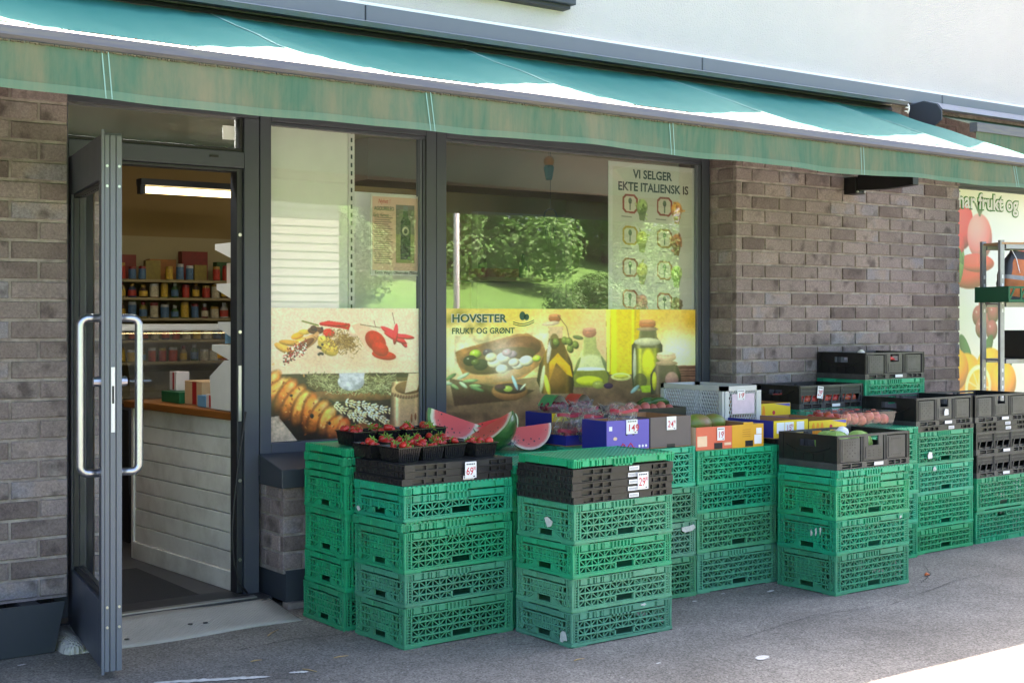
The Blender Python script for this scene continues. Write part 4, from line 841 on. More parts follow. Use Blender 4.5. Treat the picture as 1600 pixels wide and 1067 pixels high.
def olive_art():
    p = Paint(1453, 760, 660, (240, 208, 120)); unwarp(p, 1.153); rr = np.random.RandomState(5)
    for x, y, r, c in ((150, 30, 260, (196, 176, 70)), (120, 230, 240, (248, 232, 190)), (420, 40, 200, (206, 180, 60)), (700, 60, 160, (222, 180, 70)), (560, 180, 200, (240, 220, 170)), (860, 120, 200, (222, 190, 130)), (1240, 60, 200, (206, 170, 50)), (1330, 250, 190, (250, 240, 215)), (40, 330, 120, (242, 222, 180)), (900, 250, 140, (214, 178, 130)), (1430, 60, 120, (190, 150, 40))): p.blob(x, y, r, c, .9)
    for x, y, r in ((90, 40, 60), (210, 90, 40), (30, 70, 50), (150, 130, 45)): p.blob(x, y, r, (120, 110, 30), .7)
    # table
    p.poly([(0, 470), (300, 440), (1453, 345), (1453, 760), (0, 760)], (120, 92, 62)); tb = p.Y > 470 - p.X * .085; p.grain(60, .5, 4, tb); p.put(((p.Y > 400) & (p.Y < 640)).astype(float), (150, 120, 84), .18); p.poly([(1320, 345), (1453, 342), (1453, 440), (1320, 440)], (116, 78, 60))
    for k in range(26): y = 350 + k * 4; p.line((1320, y), (1453, y + rr.randn() * 6), 2.5, (64, 40, 32) if k % 2 else (150, 110, 90))
    p.blob(60, 450, 120, (226, 190, 140), .8); p.blob(640, 430, 130, (226, 200, 160), .8); p.poly([(30, 430), (60, 600), (420, 560), (520, 500), (300, 480)], (70, 50, 36), .8)
    # bowl
    p.poly([(65, 270), (100, 250), (420, 155), (480, 152), (560, 200), (580, 260), (550, 340), (460, 420), (330, 470), (180, 450), (110, 410), (75, 330)], (170, 118, 66)); p.ell(320, 280, 250, 90, (120, 82, 50), -.28, shade=.3); p.ell(450, 235, 110, 70, (108, 66, 42), -.1)
    p.grain(50, .5, 6, (p.X > 60) & (p.X < 590) & (p.Y > 150) & (p.Y < 470) & ~tb)
    p.ell(300, 395, 210, 60, (196, 146, 90), -.16, shade=.3); p.ell(320, 320, 215, 74, (86, 66, 40), -.25)
    for x, y, c, r in ((180, 280, (120, 140, 40), 36), (150, 320, (30, 34, 22), 42), (210, 345, (36, 40, 26), 44), (250, 270, (50, 40, 50), 30), (290, 330, (222, 206, 150), 44), (270, 300, (206, 190, 130), 36), (340, 300, (232, 220, 180), 42), (330, 370, (226, 210, 160), 36), (390, 280, (120, 100, 110), 30), (420, 340, (234, 224, 190), 40), (470, 320, (226, 214, 170), 42), (400, 330, (200, 180, 150), 34), (530, 305, (150, 170, 50), 26), (360, 270, (140, 110, 120), 30), (180, 330, (60, 70, 30), 26)): p.ell(x, y, r, r * .8, c, -.2, shade=.9, hi=(250, 250, 240))
    p.blob(330, 250, 130, (235, 220, 215), .55); p.blob(350, 380, 90, (245, 235, 225), .5)  # pale glare over the bowl, painted into the print
    # olive sprig, small bowl
    for x, y, a, l in ((40, 420, -.6, 60), (110, 415, -.5, 70), (150, 445, -.1, 75), (180, 475, .05, 60), (110, 470, .7, 50), (190, 495, .3, 70), (60, 480, .6, 50), (20, 460, .1, 50)): p.ell(x, y, l * .62, 12, [(120, 140, 90), (90, 116, 70), (160, 178, 140)][int(x) % 3], a, shade=.6)
    p.ell(375, 505, 106, 60, (150, 100, 60), -.02, shade=.4); p.ell(378, 490, 92, 34, (60, 36, 34)); p.ell(365, 492, 28, 20, (150, 164, 70), 0, hi=(230, 240, 200)); p.ell(320, 482, 32, 18, (70, 30, 50)); p.ell(430, 492, 36, 16, (70, 40, 50)); p.ell(405, 455, 10, 50, (160, 190, 196), -.35); p.ell(450, 480, 6, 28, (190, 196, 170), .7)
    # bottle with cork, olives
    p.cyl([(596, 110), (680, 110), (672, 170), (690, 230), (730, 330), (744, 430), (735, 520), (560, 520), (530, 440), (545, 340), (590, 240), (600, 170)], (110, 82, 30)); p.poly([(600, 330), (650, 270), (720, 350), (735, 420), (700, 400), (640, 330), (600, 450)], (226, 170, 20)); p.ell(640, 420, 70, 90, (150, 100, 40), 0, .7, .3, .4); p.ell(562, 430, 12, 90, (224, 210, 160), .12, .85); p.ell(590, 470, 14, 70, (230, 200, 60), -.2); p.ell(600, 260, 12, 80, (238, 232, 220), .12, .7); p.poly([(598, 110), (678, 110), (675, 180), (600, 185)], (206, 176, 130)); p.ell(632, 60, 36, 26, (150, 92, 52)); p.ell(632, 44, 36, 14, (180, 120, 76)); p.ell(610, 90, 52, 14, (196, 172, 140), -.15); p.ell(630, 200, 28, 50, (70, 60, 24), 0, .7)
    for x, y in ((690, 195), (720, 245), (750, 220), (640, 205), (715, 200)): p.ell(x, y, 20, 27, (86, 96, 40), -.3, shade=.9, hi=(190, 200, 140))
    p.line((650, 40), (700, 110), 3, (80, 70, 40)); p.line((700, 110), (715, 180), 3, (80, 70, 40)); p.ell(765, 175, 32, 13, (96, 106, 60), .2)
    # round bottle
    p.cyl([(795, 170), (866, 170), (872, 240), (930, 330), (945, 410), (930, 480), (745, 480), (735, 410), (760, 320), (795, 240)], (186, 188, 110)); p.ell(840, 330, 86, 60, (206, 206, 150), 0, .8, .2, .3); p.ell(840, 372, 102, 16, (232, 230, 190)); p.poly([(738, 380), (942, 376), (930, 480), (745, 480)], (130, 128, 50)); p.ell(830, 440, 80, 30, (210, 210, 40), 0, .85); p.ell(760, 350, 8, 60, (110, 116, 60), .35); p.ell(920, 350, 8, 70, (90, 96, 60), -.35); p.ell(830, 145, 41, 32, (164, 110, 84)); p.ell(830, 126, 40, 12, (186, 132, 106))
    p.ell(880, 465, 34, 26, (150, 150, 70), 0, hi=(230, 230, 180)); p.ell(938, 470, 28, 18, (60, 40, 60), 0)
    # tall yellow bottle
    p.cyl([(925, 0), (1118, 0), (1112, 330), (1070, 400), (940, 400), (928, 330)], (232, 206, 10)); p.poly([(925, 0), (950, 0), (945, 390), (930, 380)], (246, 226, 90)); p.poly([(1095, 0), (1118, 0), (1110, 340), (1085, 380)], (206, 176, 0)); p.ell(1010, 415, 60, 26, (216, 206, 120)); p.ell(1010, 412, 44, 14, (190, 180, 60))
    # corked jar and small jar
    p.cyl([(1120, 110), (1210, 110), (1215, 170), (1246, 220), (1246, 420), (1235, 500), (1080, 500), (1072, 420), (1072, 220), (1110, 175)], (110, 108, 66)); p.cyl([(1088, 240), (1232, 236), (1235, 480), (1085, 490)], (150, 150, 40)); p.ell(1165, 330, 42, 100, (226, 216, 20), 0, .9, .2, .3); p.ell(1160, 200, 80, 26, (170, 168, 130)); p.ell(1088, 350, 10, 120, (206, 206, 180), 0, .7); p.ell(1160, 92, 50, 28, (160, 98, 56)); p.ell(1160, 76, 50, 14, (186, 126, 80)); p.ell(1160, 122, 64, 12, (140, 120, 90)); p.ell(1120, 440, 40, 50, (60, 56, 30), 0, .7)
    p.cyl([(1210, 340), (1330, 340), (1350, 400), (1352, 520), (1180, 520), (1178, 400)], (96, 80, 60)); p.ell(1268, 292, 58, 32, (206, 172, 130)); p.ell(1268, 274, 56, 14, (222, 192, 152)); p.ell(1270, 330, 66, 16, (160, 130, 100)); p.ell(1200, 440, 14, 60, (190, 180, 40), 0); p.ell(1300, 430, 40, 50, (150, 110, 100), 0)
    p.ell(1090, 490, 36, 12, (130, 160, 150), -.8); p.poly([(1120, 470), (1180, 465), (1180, 510), (1130, 510)], (170, 196, 30))
    p.soften(2); p.grain(24, .07, 9); p.grain(9, .10, 19); p.a = np.clip(p.a * 1.05, 0, 1)
    return p
po = thing('olive_poster', 'printed picture of olives and oil bottles along the wide window', 'poster', (0, 0, 0))
sheet('print', olive_art(), 4.108, 6.064, PG, .803, 1.494, vcol_mat('olive_print', .28, .3), po)
logo_g = mat('logo_green', alb((30, 86, 60), .9), .4); pale = mat('pale_outline', (.62, .6, .5), .4)
lettering('HOVSETER', .062, pale, po, 4.155, PG - .001, 1.418, .0042, width=.385); lettering('HOVSETER', .062, logo_g, po, 4.158, PG - .0016, 1.418, .0017, width=.378)
lettering('FRUKT OG GRØNT', .046, logo_g, po, 4.158, PG - .0016, 1.352, .001, width=.435)
for (cx, cz_, rx, rz_) in ((4.652, 1.453, .022, .026), (4.682, 1.446, .018, .019)): MB().add([(cx + rx*math.cos(a*.3142), PG - .0016, cz_ + rz_*math.sin(a*.3142)) for a in range(20)], [tuple(range(20))]).build('leaf_emblem', logo_g, po)
for dz in (0, -.012): MB().tube([(4.585 + .15 * t / 10, PG - .0016, 1.418 + dz - .016 * math.sin(math.pi * t / 10) + .010 * t / 10) for t in range(11)], .0022, 4).build('wave_emblem', logo_g, po)

# ice cream poster behind the pane
PI = YG + .012
p = Paint(134, 236, 180, (206, 208, 196)); unwarp(p, 1.05); rr = np.random.RandomState(4); p.grain(60, .05, 2)
cols = [((150, 60, 50), (130, 150, 90)), ((150, 60, 50), (206, 140, 60)), ((180, 150, 50), (170, 180, 90)), ((150, 110, 50), (150, 90, 50)), ((150, 90, 60), (160, 160, 70)), ((150, 90, 60), (150, 180, 90)), ((150, 60, 50), (160, 100, 90)), ((150, 60, 50), (110, 90, 60))]
for k in range(8):
    x, y = 30 + (k % 2) * 58, 50 + (k // 2) * 43.6; a, b = cols[k]
    sq_ = lambda r: [(x + r*sx*cx_, y + r*sy*cy_) for sx, sy, cx_, cy_ in ((-1, -1, 1, .6), (-1, -1, .6, 1), (1, -1, .6, 1), (1, -1, 1, .6), (1, 1, 1, .6), (1, 1, .6, 1), (-1, 1, .6, 1), (-1, 1, 1, .6))]; p.poly(sq_(13), a); p.poly(sq_(10.2), (212, 210, 194)); p.ell(x, y - 4, 3, 4.5, (80, 100, 80)); p.line((x, y), (x, y + 8), 1.2, (80, 100, 80)); p.ell(x + 20, y + 3, 10, 12, b, .3, 1, .7, .2)
    for _ in range(16): q, w = x + 20 + rr.randn() * 5, y + 3 + rr.randn() * 6; p.ell(q, w, 3, 1.6, tuple(np.clip(np.array(b) + rr.randint(-50, 60), 0, 255)), rr.rand() * 3, .8)
    p.poly([(x + 14, y + 10), (x + 27, y + 10), (x + 24, y + 22), (x + 16, y + 22)], tuple(np.array(b) * .8), .8); p.line((x - 14, y + 18), (x + 2, y + 18), .9, (90, 90, 90), .6)
ic = thing('ice_cream_poster', 'tall white poster with eight ice cream cups in the wide window', 'poster', (0, 0, 0))
MB().box(5.32, 6.05, PI, PI + .003, 1.3, 2.405).build('backing', mat('poster_margin', (.60, .62, .60), .5, .03), ic)
sheet('print', p, 5.352, 6.018, PI - .0015, 1.32, 2.375, vcol_mat('ice_print', .5), ic, .9)
lettering('VI SELGER', .074, MT['ink'], ic, 5.68, PI - .003, 2.312, .0022, 'CENTER', width=.33); lettering('EKTE ITALIENSK IS', .074, MT['ink'], ic, 5.69, PI - .003, 2.232, .0022, 'CENTER', width=.59)
# notice about olive oil
nt = thing('olive_oil_notice', 'pink notice with a dark oil bottle inside the narrower window', 'notice', (0, 0, 0))
p = Paint(100, 140, 120, (222, 188, 168)); p.poly([(50, 14), (90, 14), (90, 125), (50, 125)], (120, 112, 102)); p.poly([(50, 70), (90, 70), (90, 125), (50, 125)], (150, 150, 100)); p.poly([(66, 18), (76, 18), (76, 36), (82, 46), (82, 118), (60, 118), (60, 46), (66, 36)], (34, 36, 38)); p.poly([(66, 16), (76, 16), (76, 26), (66, 26)], (120, 124, 126)); p.ell(71, 64, 8, 9, (176, 170, 150)); p.ell(71, 64, 4, 5, (50, 50, 48))
for k in range(22): p.line((5, 40 + k * 4.1), (5 + 38 - (k * 7 % 11), 40 + k * 4.1), 1.1, (110, 92, 84), .8)
MB().box(3.645, 3.96, PI, PI + .003, 1.672, 2.112).build('paper', mat('white_margin', (.66, .66, .62), .5, .03), nt); sheet('print', p, 3.655, 3.95, PI - .0015, 1.70, 2.10, vcol_mat('notice_print', .5), nt, .9)
lettering('Nyhet !', .034, MT['red_ink'], nt, 3.69, PI - .003, 2.065, 0, shear=.2, width=.075); lettering('AGOURELEO', .03, logo_g, nt, 3.665, PI - .003, 2.026, .0004, width=.125); lettering('Early Harvest –', .024, logo_g, nt, 3.66, PI - .003, 1.992, .0002, width=.11); lettering('Extra Virgin Olivenolje 750ml', .022, MT['ink'], nt, 3.67, PI - .003, 1.681, .0002, width=.27)

# fruit picture in the far window
def fruit_art():
    p = Paint(210, 175, 300, (226, 222, 196)); p.blob(90, 60, 90, (250, 248, 246), .8); p.grain(120, .06, 3); rr = np.random.RandomState(8)
    for x, y, rx, ry, c, a in ((31, 32, 13, 20, (206, 60, 58), .1), (52, 40, 17, 20, (226, 120, 116), -.1), (34, 72, 26, 12, (190, 44, 52), 0.1), (48, 62, 24, 8, (200, 60, 60), 0), (20, 50, 12, 16, (200, 50, 52), .2)): p.ell(x, y, rx, ry, c, a, shade=.6)
    for x in (46, 50, 54, 58): p.line((52, 22), (x, 13), 1.6, (96, 110, 70))
    p.ell(28, 66, 3, 14, (96, 120, 60), .2); p.ell(26, 56, 3, 9, (90, 120, 60), -.5)
    for x, y in ((58, 98), (50, 106), (60, 112), (70, 104), (54, 116), (68, 118)): p.ell(x, y, 8, 9, (120, 50, 64), .2, shade=.8, hi=(200, 150, 160))
    for x, y, a in ((34, 136, 1.1), (60, 136, -1.0), (70, 140, .2), (86, 150, -.8)): p.ell(x, y, 17, 6, (46, 84, 50), a, shade=.5)
    for x, y, r in ((34, 158, 22), (66, 152, 20), (84, 162, 18), (20, 150, 18)): p.ell(x, y, r, r, (232, 140, 20), 0, shade=.6, hi=(255, 210, 120))
    p.ell(50, 166, 18, 20, (246, 214, 150), .2); p.ell(50, 166, 14, 16, (236, 160, 40), .2)
    for k in range(9): p.line((50, 166), (50 + 13 * math.cos(k * .7), 166 + 15 * math.sin(k * .7)), 1, (250, 210, 130))
    for x, y, c in ((120, 60, (206, 60, 58)), (150, 80, (190, 44, 52)), (170, 130, (232, 140, 20)), (140, 140, (232, 150, 30)), (185, 90, (120, 50, 64))): p.ell(x, y, 20, 20, c, 0, shade=.6, hi=(255, 220, 180))
    return p
fp = thing('fruit_poster', 'pale fruit picture with strawberries, grapes and oranges in the far window', 'poster', (0, 0, 0))
sheet('print', fruit_art(), 8.56, 10.59, PG, .82, 2.44, vcol_mat('fruit_print', .3, .3), fp)
lettering('har frukt og', .165, mat('sign_green', alb((70, 124, 60), 1.1), .5), fp, 8.775, PG - .0015, 2.288, .013, width=.80); lettering('har frukt og', .165, MT['label'], fp, 8.785, PG - .0025, 2.288, .004, width=.775)
# ================================================================== crates
def crate_h(n): return .058 + .030 * n
def side_lattice(mb, W, n, cols, y, sgn, h, handle, short):
    """lattice wall in the xz plane at y (outer face), sgn points outwards"""
    z0, z1 = .020, h - .036; x0, x1 = -W/2 + .042, W/2 - .042; rh = (z1 - z0) / n; cw = (x1 - x0) / cols
    d0, d1 = (y - sgn * .012, y) ; a, b = min(d0, d1), max(d0, d1)
    yi0, yi1 = sorted((y - sgn * .010, y - sgn * .003)); yd0, yd1 = sorted((y - sgn * .012, y - sgn * .005))
    for r in range(n + 1):
        zz = z0 + r*rh
        if .024 < zz < .054: mb.box(x0, handle[1] - handle[0], a, b, zz - .0034, zz + .0034); mb.box(handle[1] + handle[0], x1, a, b, zz - .0034, zz + .0034)
        else: mb.box(x0, x1, a, b, zz - .0034, zz + .0034)
    for c in range(cols + 1): mb.box(x0 + c*cw - .0022, x0 + c*cw + .0022, yi0, yi1, .055 if abs(x0 + c*cw - handle[1]) < handle[0] else z0, z1)
    for r in range(n):
        for c in range(cols):
            p, q = (x0 + c*cw, z0 + r*rh), (x0 + (c+1)*cw, z0 + (r+1)*rh)
            if (c + r) % 2: p, q = (p[0], q[1]), (q[0], p[1])
            if short and (r + c) % 3 == 0: continue
            ym = (yd0 + yd1) / 2; mb.bar((p[0], ym, p[1]), (q[0], ym, q[1]), .0046, .0046, (0, 1, 0))
    # corner ladders
    for s in (-1, 1):
        xa, xb = sorted((s * (W/2 - .001), s * (W/2 - .040)))
        mb.box(xa, xa + .006, a, b, 0.012, h); mb.box(xb - .005, xb, a, b, .012, h); mb.box((xa+xb)/2 - .003, (xa+xb)/2 + .003, yi0, yi1, .012, h)
        k = int(h / .014)
        for i in range(k): z = .018 + i * (h - .03) / k; mb.box(xa + .006, xb - .005, yi0, yi1, z, z + .004)
    # bottom lip with feet
    mb.box(-W/2, W/2, min(y, y + sgn*.003), max(y, y + sgn*.003) if sgn > 0 else y, .006, .018); mb.box(-W/2, W/2, a, b, .004, .0195)
    for s in (-1, 1): mb.box(*sorted((s * W/2, s * (W/2 - .09))), a, b, 0, .0045)
    # hand hole
    hw, hx = handle; hz0, hz1 = .024, .052
    mb.box(hx - hw - .008, hx - hw, a, b, .02, hz1 + .006); mb.box(hx + hw, hx + hw + .008, a, b, .02, hz1 + .006); mb.box(hx - hw, hx + hw, a, b, hz1, hz1 + .006)
    return z1

def remove_in(mb, x0, x1, z0, z1, keep):
    """drop lattice faces whose centre lies in the hand hole"""
    f2, m2 = [], []
    for i, f in enumerate(mb.f):
        if i < keep:
            cx = sum(mb.v[k][0] for k in f) / len(f); cz_ = sum(mb.v[k][2] for k in f) / len(f)
            if x0 < cx < x1 and z0 < cz_ < z1: continue
        f2.append(f); m2.append(mb.m[i])
    mb.f, mb.m = f2, m2

def rim_blocks(mb, W, y, sgn, z0, z1, long=True):
    a, b = sorted((y - sgn*.008, y + sgn*.002)); ai, bi = sorted((y - sgn*.012, y - sgn*.007))
    mb.box(-W/2 + .002, W/2 - .002, ai, bi, z0 + .004, z1)
    mb.box(-W/2, W/2, a, b, z1 - .0035, z1)
    L = -W/2
    for s in (-1, 1):
        for k in range(4): x = s * (W/2 - .004 - k * .0105); mb.box(x - .0022, x + .0022, a, b, z0, z1 - .003)
    if long:
        segs = [(.048, .085), (.100, .118), (.130, .137), (.142, .160), (.172, .178), (.183, .215)]
        for p, q in segs: mb.box(L + p, L + q, a, b, z0 + .004, z1 - .003)
        for k in range(6): mb.box(L + .232 + k * .021, L + .240 + k * .021, a, b, z0 - .004, z1 - .003)
        mb.box(L + .232, L + .345, a, b, z0 - .004, z0 + .004); mb.box(L + .360, L + .490, a, b, z0 + .008, z1 - .003); mb.box(L + .505, L + .548, a, b, z0 + .008, z1 - .003)
    else:
        mb.box(L + .05, L + .15, a, b, z0 + .006, z1 - .003); mb.box(L + .25, L + .35, a, b, z0 + .006, z1 - .003)
        for k in range(7): mb.box(L + .06 + k * .012, L + .067 + k * .012, min(a, b) - (.001 if sgn < 0 else 0), max(a, b) + (.001 if sgn > 0 else 0), z0 + .012, z1 - .008)
        for k in range(7): mb.box(L + .26 + k * .012, L + .267 + k * .012, min(a, b) - (.001 if sgn < 0 else 0), max(a, b) + (.001 if sgn > 0 else 0), z0 + .012, z1 - .008)

_cm = {}
def crate_meshes(n):
    if n in _cm: return _cm[n]
    h = crate_h(n); out = {}
    mb = MB(); side_lattice(mb, .6, n, 14, -.2, -1, h, (.052, .01), False)
    # the hand hole: rebuild without lattice behind it
    keep = len(mb.f); remove_in(mb, -.040, .060, .021, .051, keep - 18); out['long_side'] = mb.mesh('long_side', MT['green_plastic'])
    mb = MB(); side_lattice(mb, .4, n, 11, -.2, -1, h, (.048, .0), True); keep = len(mb.f); remove_in(mb, -.047, .047, .021, .051, keep - 18)
    mb.v = [(v[0], v[1] - .1, v[2]) for v in mb.v]          # out to half the length
    Y = -.3
    for s in (-1, 1):                                     # sloping cheeks beside the hand hole and rings in the corners
        mb.prism([(s*.056, .02), (s*.056, .052), (s*.095, .03), (s*.115, .02)] if s > 0 else [(s*.115, .02), (s*.095, .03), (s*.056, .052), (s*.056, .02)], Y + .002, Y + .008, 'y')
        mb.tube([(s*.160 + .015*math.cos(k*.5236), Y + .002, .045 + .017*math.sin(k*.5236)) for k in range(13)], .0028, 5)
        mb.bar((s*.06, Y + .003, .055), (s*.13, Y + .003, .02), .004, .005, (0, 1, 0))
    for x in (-.075, -.005, .06): mb.box(x - .002, x + .002, Y - .001, Y + .006, h - .075, h - .036)
    for r in range(n): mb.box(-.09, .09, Y + .007, Y + .010, .058 + r * .03, .074 + r * .03) if .08 + r * .03 < h - .03 else None
    out['short_side'] = mb.mesh('short_side', MT['green_plastic'])
    mb = MB()
    for s in (-1, 1): rim_blocks(mb, .6, s * .2, s, h - .033, h, True)
    tmp = MB()
    for s in (-1, 1): rim_blocks(tmp, .4, s * .3, s, h - .030, h, False)
    mb.add([(v[1], v[0], v[2]) for v in tmp.v], [f[::-1] for f in tmp.f]); out['rim'] = mb.mesh('rim', MT['green_plastic'])
    mb = MB(); mb.box(-.29, .29, -.19, .19, .012, .016)
    for k in range(9): mb.box(-.28 + k*.068, -.272 + k*.068, -.188, .188, .006, .012)
    out['base'] = mb.mesh('base', MT['green_plastic']); _cm[n] = out; return out

def crate(n, loc, rz, col, label, flip=False):
    t = thing('green_crate', label, 'crate', loc, rz, 'stacked green crates')
    m = crate_meshes(n); ch = []
    ch.append(link('base', m['base'], t)); ch.append(link('rim', m['rim'], t))
    for k in range(2): ch.append(link('long_side', m['long_side'], t, (0,0,0), (0, 0, math.pi*k))); ch.append(link('short_side', m['short_side'], t, (0,0,0), (0, 0, -math.pi/2 + math.pi*k)))
    q = random.uniform(.82, 1.12), random.uniform(.9, 1.1), random.uniform(.8, 1.3)
    for c in ch: c.color = (col[0] * q[0] * q[2], col[1] * q[0], col[2] * q[0] * q[1], 1)
    if flip:
        for c in ch: c.rotation_euler = (math.pi, 0, -c.rotation_euler[2]); c.location = (0, 0, crate_h(n))
    return t

FH = .038
def fold_meshes():
    if 'f' in _cm: return _cm['f']
    mb = MB()
    for s in (-1, 1): rim_blocks(mb, .6, s * .2, s, .002, FH - .003, True)
    tmp = MB()
    for s in (-1, 1): rim_blocks(tmp, .4, s * .3, s, .002, FH - .003, False)
    mb.add([(v[1], v[0], v[2]) for v in tmp.v], [f[::-1] for f in tmp.f])
    e = mb.mesh('edge', MT['green_plastic'])
    mb = MB(); mb.box(-.288, .288, -.188, .188, .004, FH); 
    for y0, y1 in ((-.2, -.192), (.192, .2)): mb.box(-.3, .3, y0, y1, FH - .003, FH + .003)
    for x0, x1 in ((-.3, -.292), (.292, .3)): mb.box(x0, x1, -.192, .192, FH - .003, FH + .003)
    mb.box(-.06, .06, -.188, -.15, FH, FH + .004)
    t = mb.mesh('lid', MT['lid']); _cm['f'] = (e, t); return _cm['f']
def folded(loc, rz, col, label, rx=0):
    t = thing('folded_crate', label, 'crate', loc, rz, 'folded green crates'); t.rotation_euler = (rx, 0, rz)
    for nm, me in zip(('edge', 'lid'), fold_meshes()): link(nm, me, t).color = (*col, 1)
    return t

BH = .0295
def black_fold(loc, rz, label, sticker=True, blue=False):
    if 'bf' not in _cm:
        mb = MB(); mb.box(-.294, .294, -.188, .188, .003, BH - .003)
        for y0, y1 in ((-.2, -.189), (.189, .2)):
            mb.box(-.3, .3, y0, y1, .0, .0045); mb.box(-.3, .3, y0, y1, BH - .006, BH)
            for x0, x1 in ((-.3, -.245), (-.185, -.178), (-.128, -.121), (-.078, .02), (.095, .165), (.176, .182), (.222, .228), (.262, .3)): mb.box(x0, x1, y0, y1, .0045, BH - .006)
        for x0, x1 in ((-.3, -.2945), (.2945, .3)):
            mb.box(x0, x1, -.189, .189, .001, .006); mb.box(x0, x1, -.189, .189, BH - .006, BH)
            for k in range(12): mb.box(x0, x1, -.18 + k*.033, -.168 + k*.033, .006, BH - .006)
        mb.box(-.285, .285, -.185, .185, BH - .003, BH + .001); _cm['bf'] = mb.mesh('frame', MT['black_fold'])
        s = MB().box(.028, .088, -.2012, -.2004, .006, .0245).mesh('sticker', MT['label']); _cm['bfs'] = s
        q = MB()
        for k in range(9): q.box(.033 + k*.0055, .036 + k*.0055, -.2018, -.2013, .010, .020)
        _cm['bfq'] = q.mesh('bar_code', MT['grey_ink'])
    t = thing('folded_crate', label, 'crate', loc, rz, 'folded black crates'); link('frame', _cm['bf'], t)
    if sticker: s = link('sticker', _cm['bfs'], t); link('bar_code', _cm['bfq'], s)['kind'] = 'stuff'
    return t

def black_crate(loc, rz, label, h=.175, vent=False, sticker=True):
    key = ('bo', h, vent)
    if key not in _cm:
        b = MB(); b.box(-.29, .29, -.19, .19, .012, .018)
        for y0, y1 in ((-.2, -.189), (.189, .2)):
            b.box(-.3, .3, y0, y1, 0, .006); b.box(-.3, .3, y0, y1, .028, .034)
            for x0, x1 in ((-.3, -.26), (-.19, -.182), (-.10, -.06), (.0, .12), (.17, .178), (.22, .228), (.27, .3)): b.box(x0, x1, y0, y1, .006, .028)
        for x0, x1 in ((-.3, -.289), (.289, .3)): b.box(x0, x1, -.189, .189, 0, .034)
        base = b.mesh('base', MT['lit_black_plastic'])
        ls = MB(); z0, z1 = .034, h; y = -.2
        ls.box(-.3, .3, y, y + .012, z1 - .012, z1 - .003); ls.box(-.3, .3, y + .002, y + .012, z1 - .003, z1)
        for x in (-.297, -.105, .085, .278): ls.box(x, x + .006, y, y + .014, z0, z1 - .012); ls.box(x + .012, x + .016, y, y + .014, z0, z1 - .012)
        dots = MB()
        if vent:
            for k in range(3):
                x0 = -.275 + k * .19; ls.box(x0, x0 + .165, y + .006, y + .01, z0 + .05, z1 - .012)
                for j in range(14): dots.box(x0 + .006 + j*.0115, x0 + .012 + j*.0115, y + .0052, y + .006, z0 + .055, z0 + .075); dots.box(x0 + .006 + j*.0115, x0 + .012 + j*.0115, y + .0052, y + .006, z0 + .08, z1 - .016)
                for j in range(3): ls.bar((x0 + .01 + j*.07, y + .006, z0), (x0 + .03 + j*.07, y + .006, z0 + .055), .008, .006, (0, 1, 0))
            ls.box(-.29, .29, y + .013, y + .015, z0, z0 + .012)
        else:
            for k, x0 in enumerate((-.272, -.082, .108)):
                x1 = x0 + (.155 if k != 1 else .155); top = z1 - .018 if k != 1 else z1 - .062
                ls.prism([(x0, z0 + .004), (x1, z0 + .004), (x1, top), (x0, top)], y + .001, y + .009, 'y'); ls.prism([(x0 + .012, z0 + .012), (x1 - .012, z0 + .012), (x1 - .012, top - .006), (x0 + .012, top - .006)], y - .0015, y + .003, 'y')
                if k == 1:
                    for a, c in ((x0, x0 + .035), (x1 - .035, x1)): ls.box(a, c, y + .001, y + .009, top, z1 - .012)
                    for r in range(3):
                        for c in (.03, .042, .072, .115, .128): dots.box(x0 + c, x0 + c + .005, y - .0022, y - .0012, z0 + .025 + r*.014, z0 + .030 + r*.014)
                elif k == 0:
                    for r in range(6):
                        for c in range(5):
                            if (r + c) % 2 or r > 3: dots.box(x0 + .03 + c*.02, x0 + .036 + c*.02, y - .0022, y - .0012, z0 + .03 + r*.015, z0 + .036 + r*.015)
                else:
                    for c in range(5):
                        for zz in (z0 + .022, top - .02): dots.box(x0 + .035 + c*.018, x0 + .041 + c*.018, y - .0022, y - .0012, zz, zz + .005)
        lsm = ls.mesh('long_side', MT['lit_black_plastic']); dm_ = dots.mesh('perforation', MT['gasket'])
        ss = MB(); x = -.3
        ss.box(x, x + .012, -.2, .2, z1 - .012, z1); ss.box(x, x + .012, -.2, -.17, z0, z1 - .012); ss.box(x, x + .012, .17, .2, z0, z1 - .012)
        ss.box(x + .004, x + .010, -.17, .17, z0, z1 - .065); ss.box(x + .004, x + .010, -.17, -.055, z1 - .065, z1 - .012); ss.box(x + .004, x + .010, .055, .17, z1 - .065, z1 - .012); ss.box(x + .004, x + .010, -.055, .055, z1 - .030, z1 - .012)
        for a in (-.11, -.04, .03, .10): ss.box(x + .001, x + .005, a, a + .004, z0 + .01, z0 + .05)
        ss.tube([(x + .002, -.15 + k*.03, z0 + .045 + .035 * (abs(k - 5) / 5) ** 2) for k in range(11)], .003, 5)
        ssm = ss.mesh('short_side', MT['black_plastic'])  # shaded ends coloured blacker than the lit long sides
        stk = MB().box(.0, .075, -.2012, -.2002, .009, .026).mesh('sticker', MT['label']); _cm[key] = (base, lsm, dm_, ssm, stk)
    base, lsm, dm_, ssm, stk = _cm[key]
    t = thing('black_crate', label, 'crate', loc, rz, 'open black crates'); link('base', base, t)
    for k in range(2):
        l = link('long_side', lsm, t, (0,0,0), (0, 0, math.pi*k)); link('perforation', dm_, l)['kind'] = 'stuff'; link('short_side', ssm, t, (0,0,0), (0, 0, math.pi*k))
    if sticker: link('sticker', stk, t)
    return t

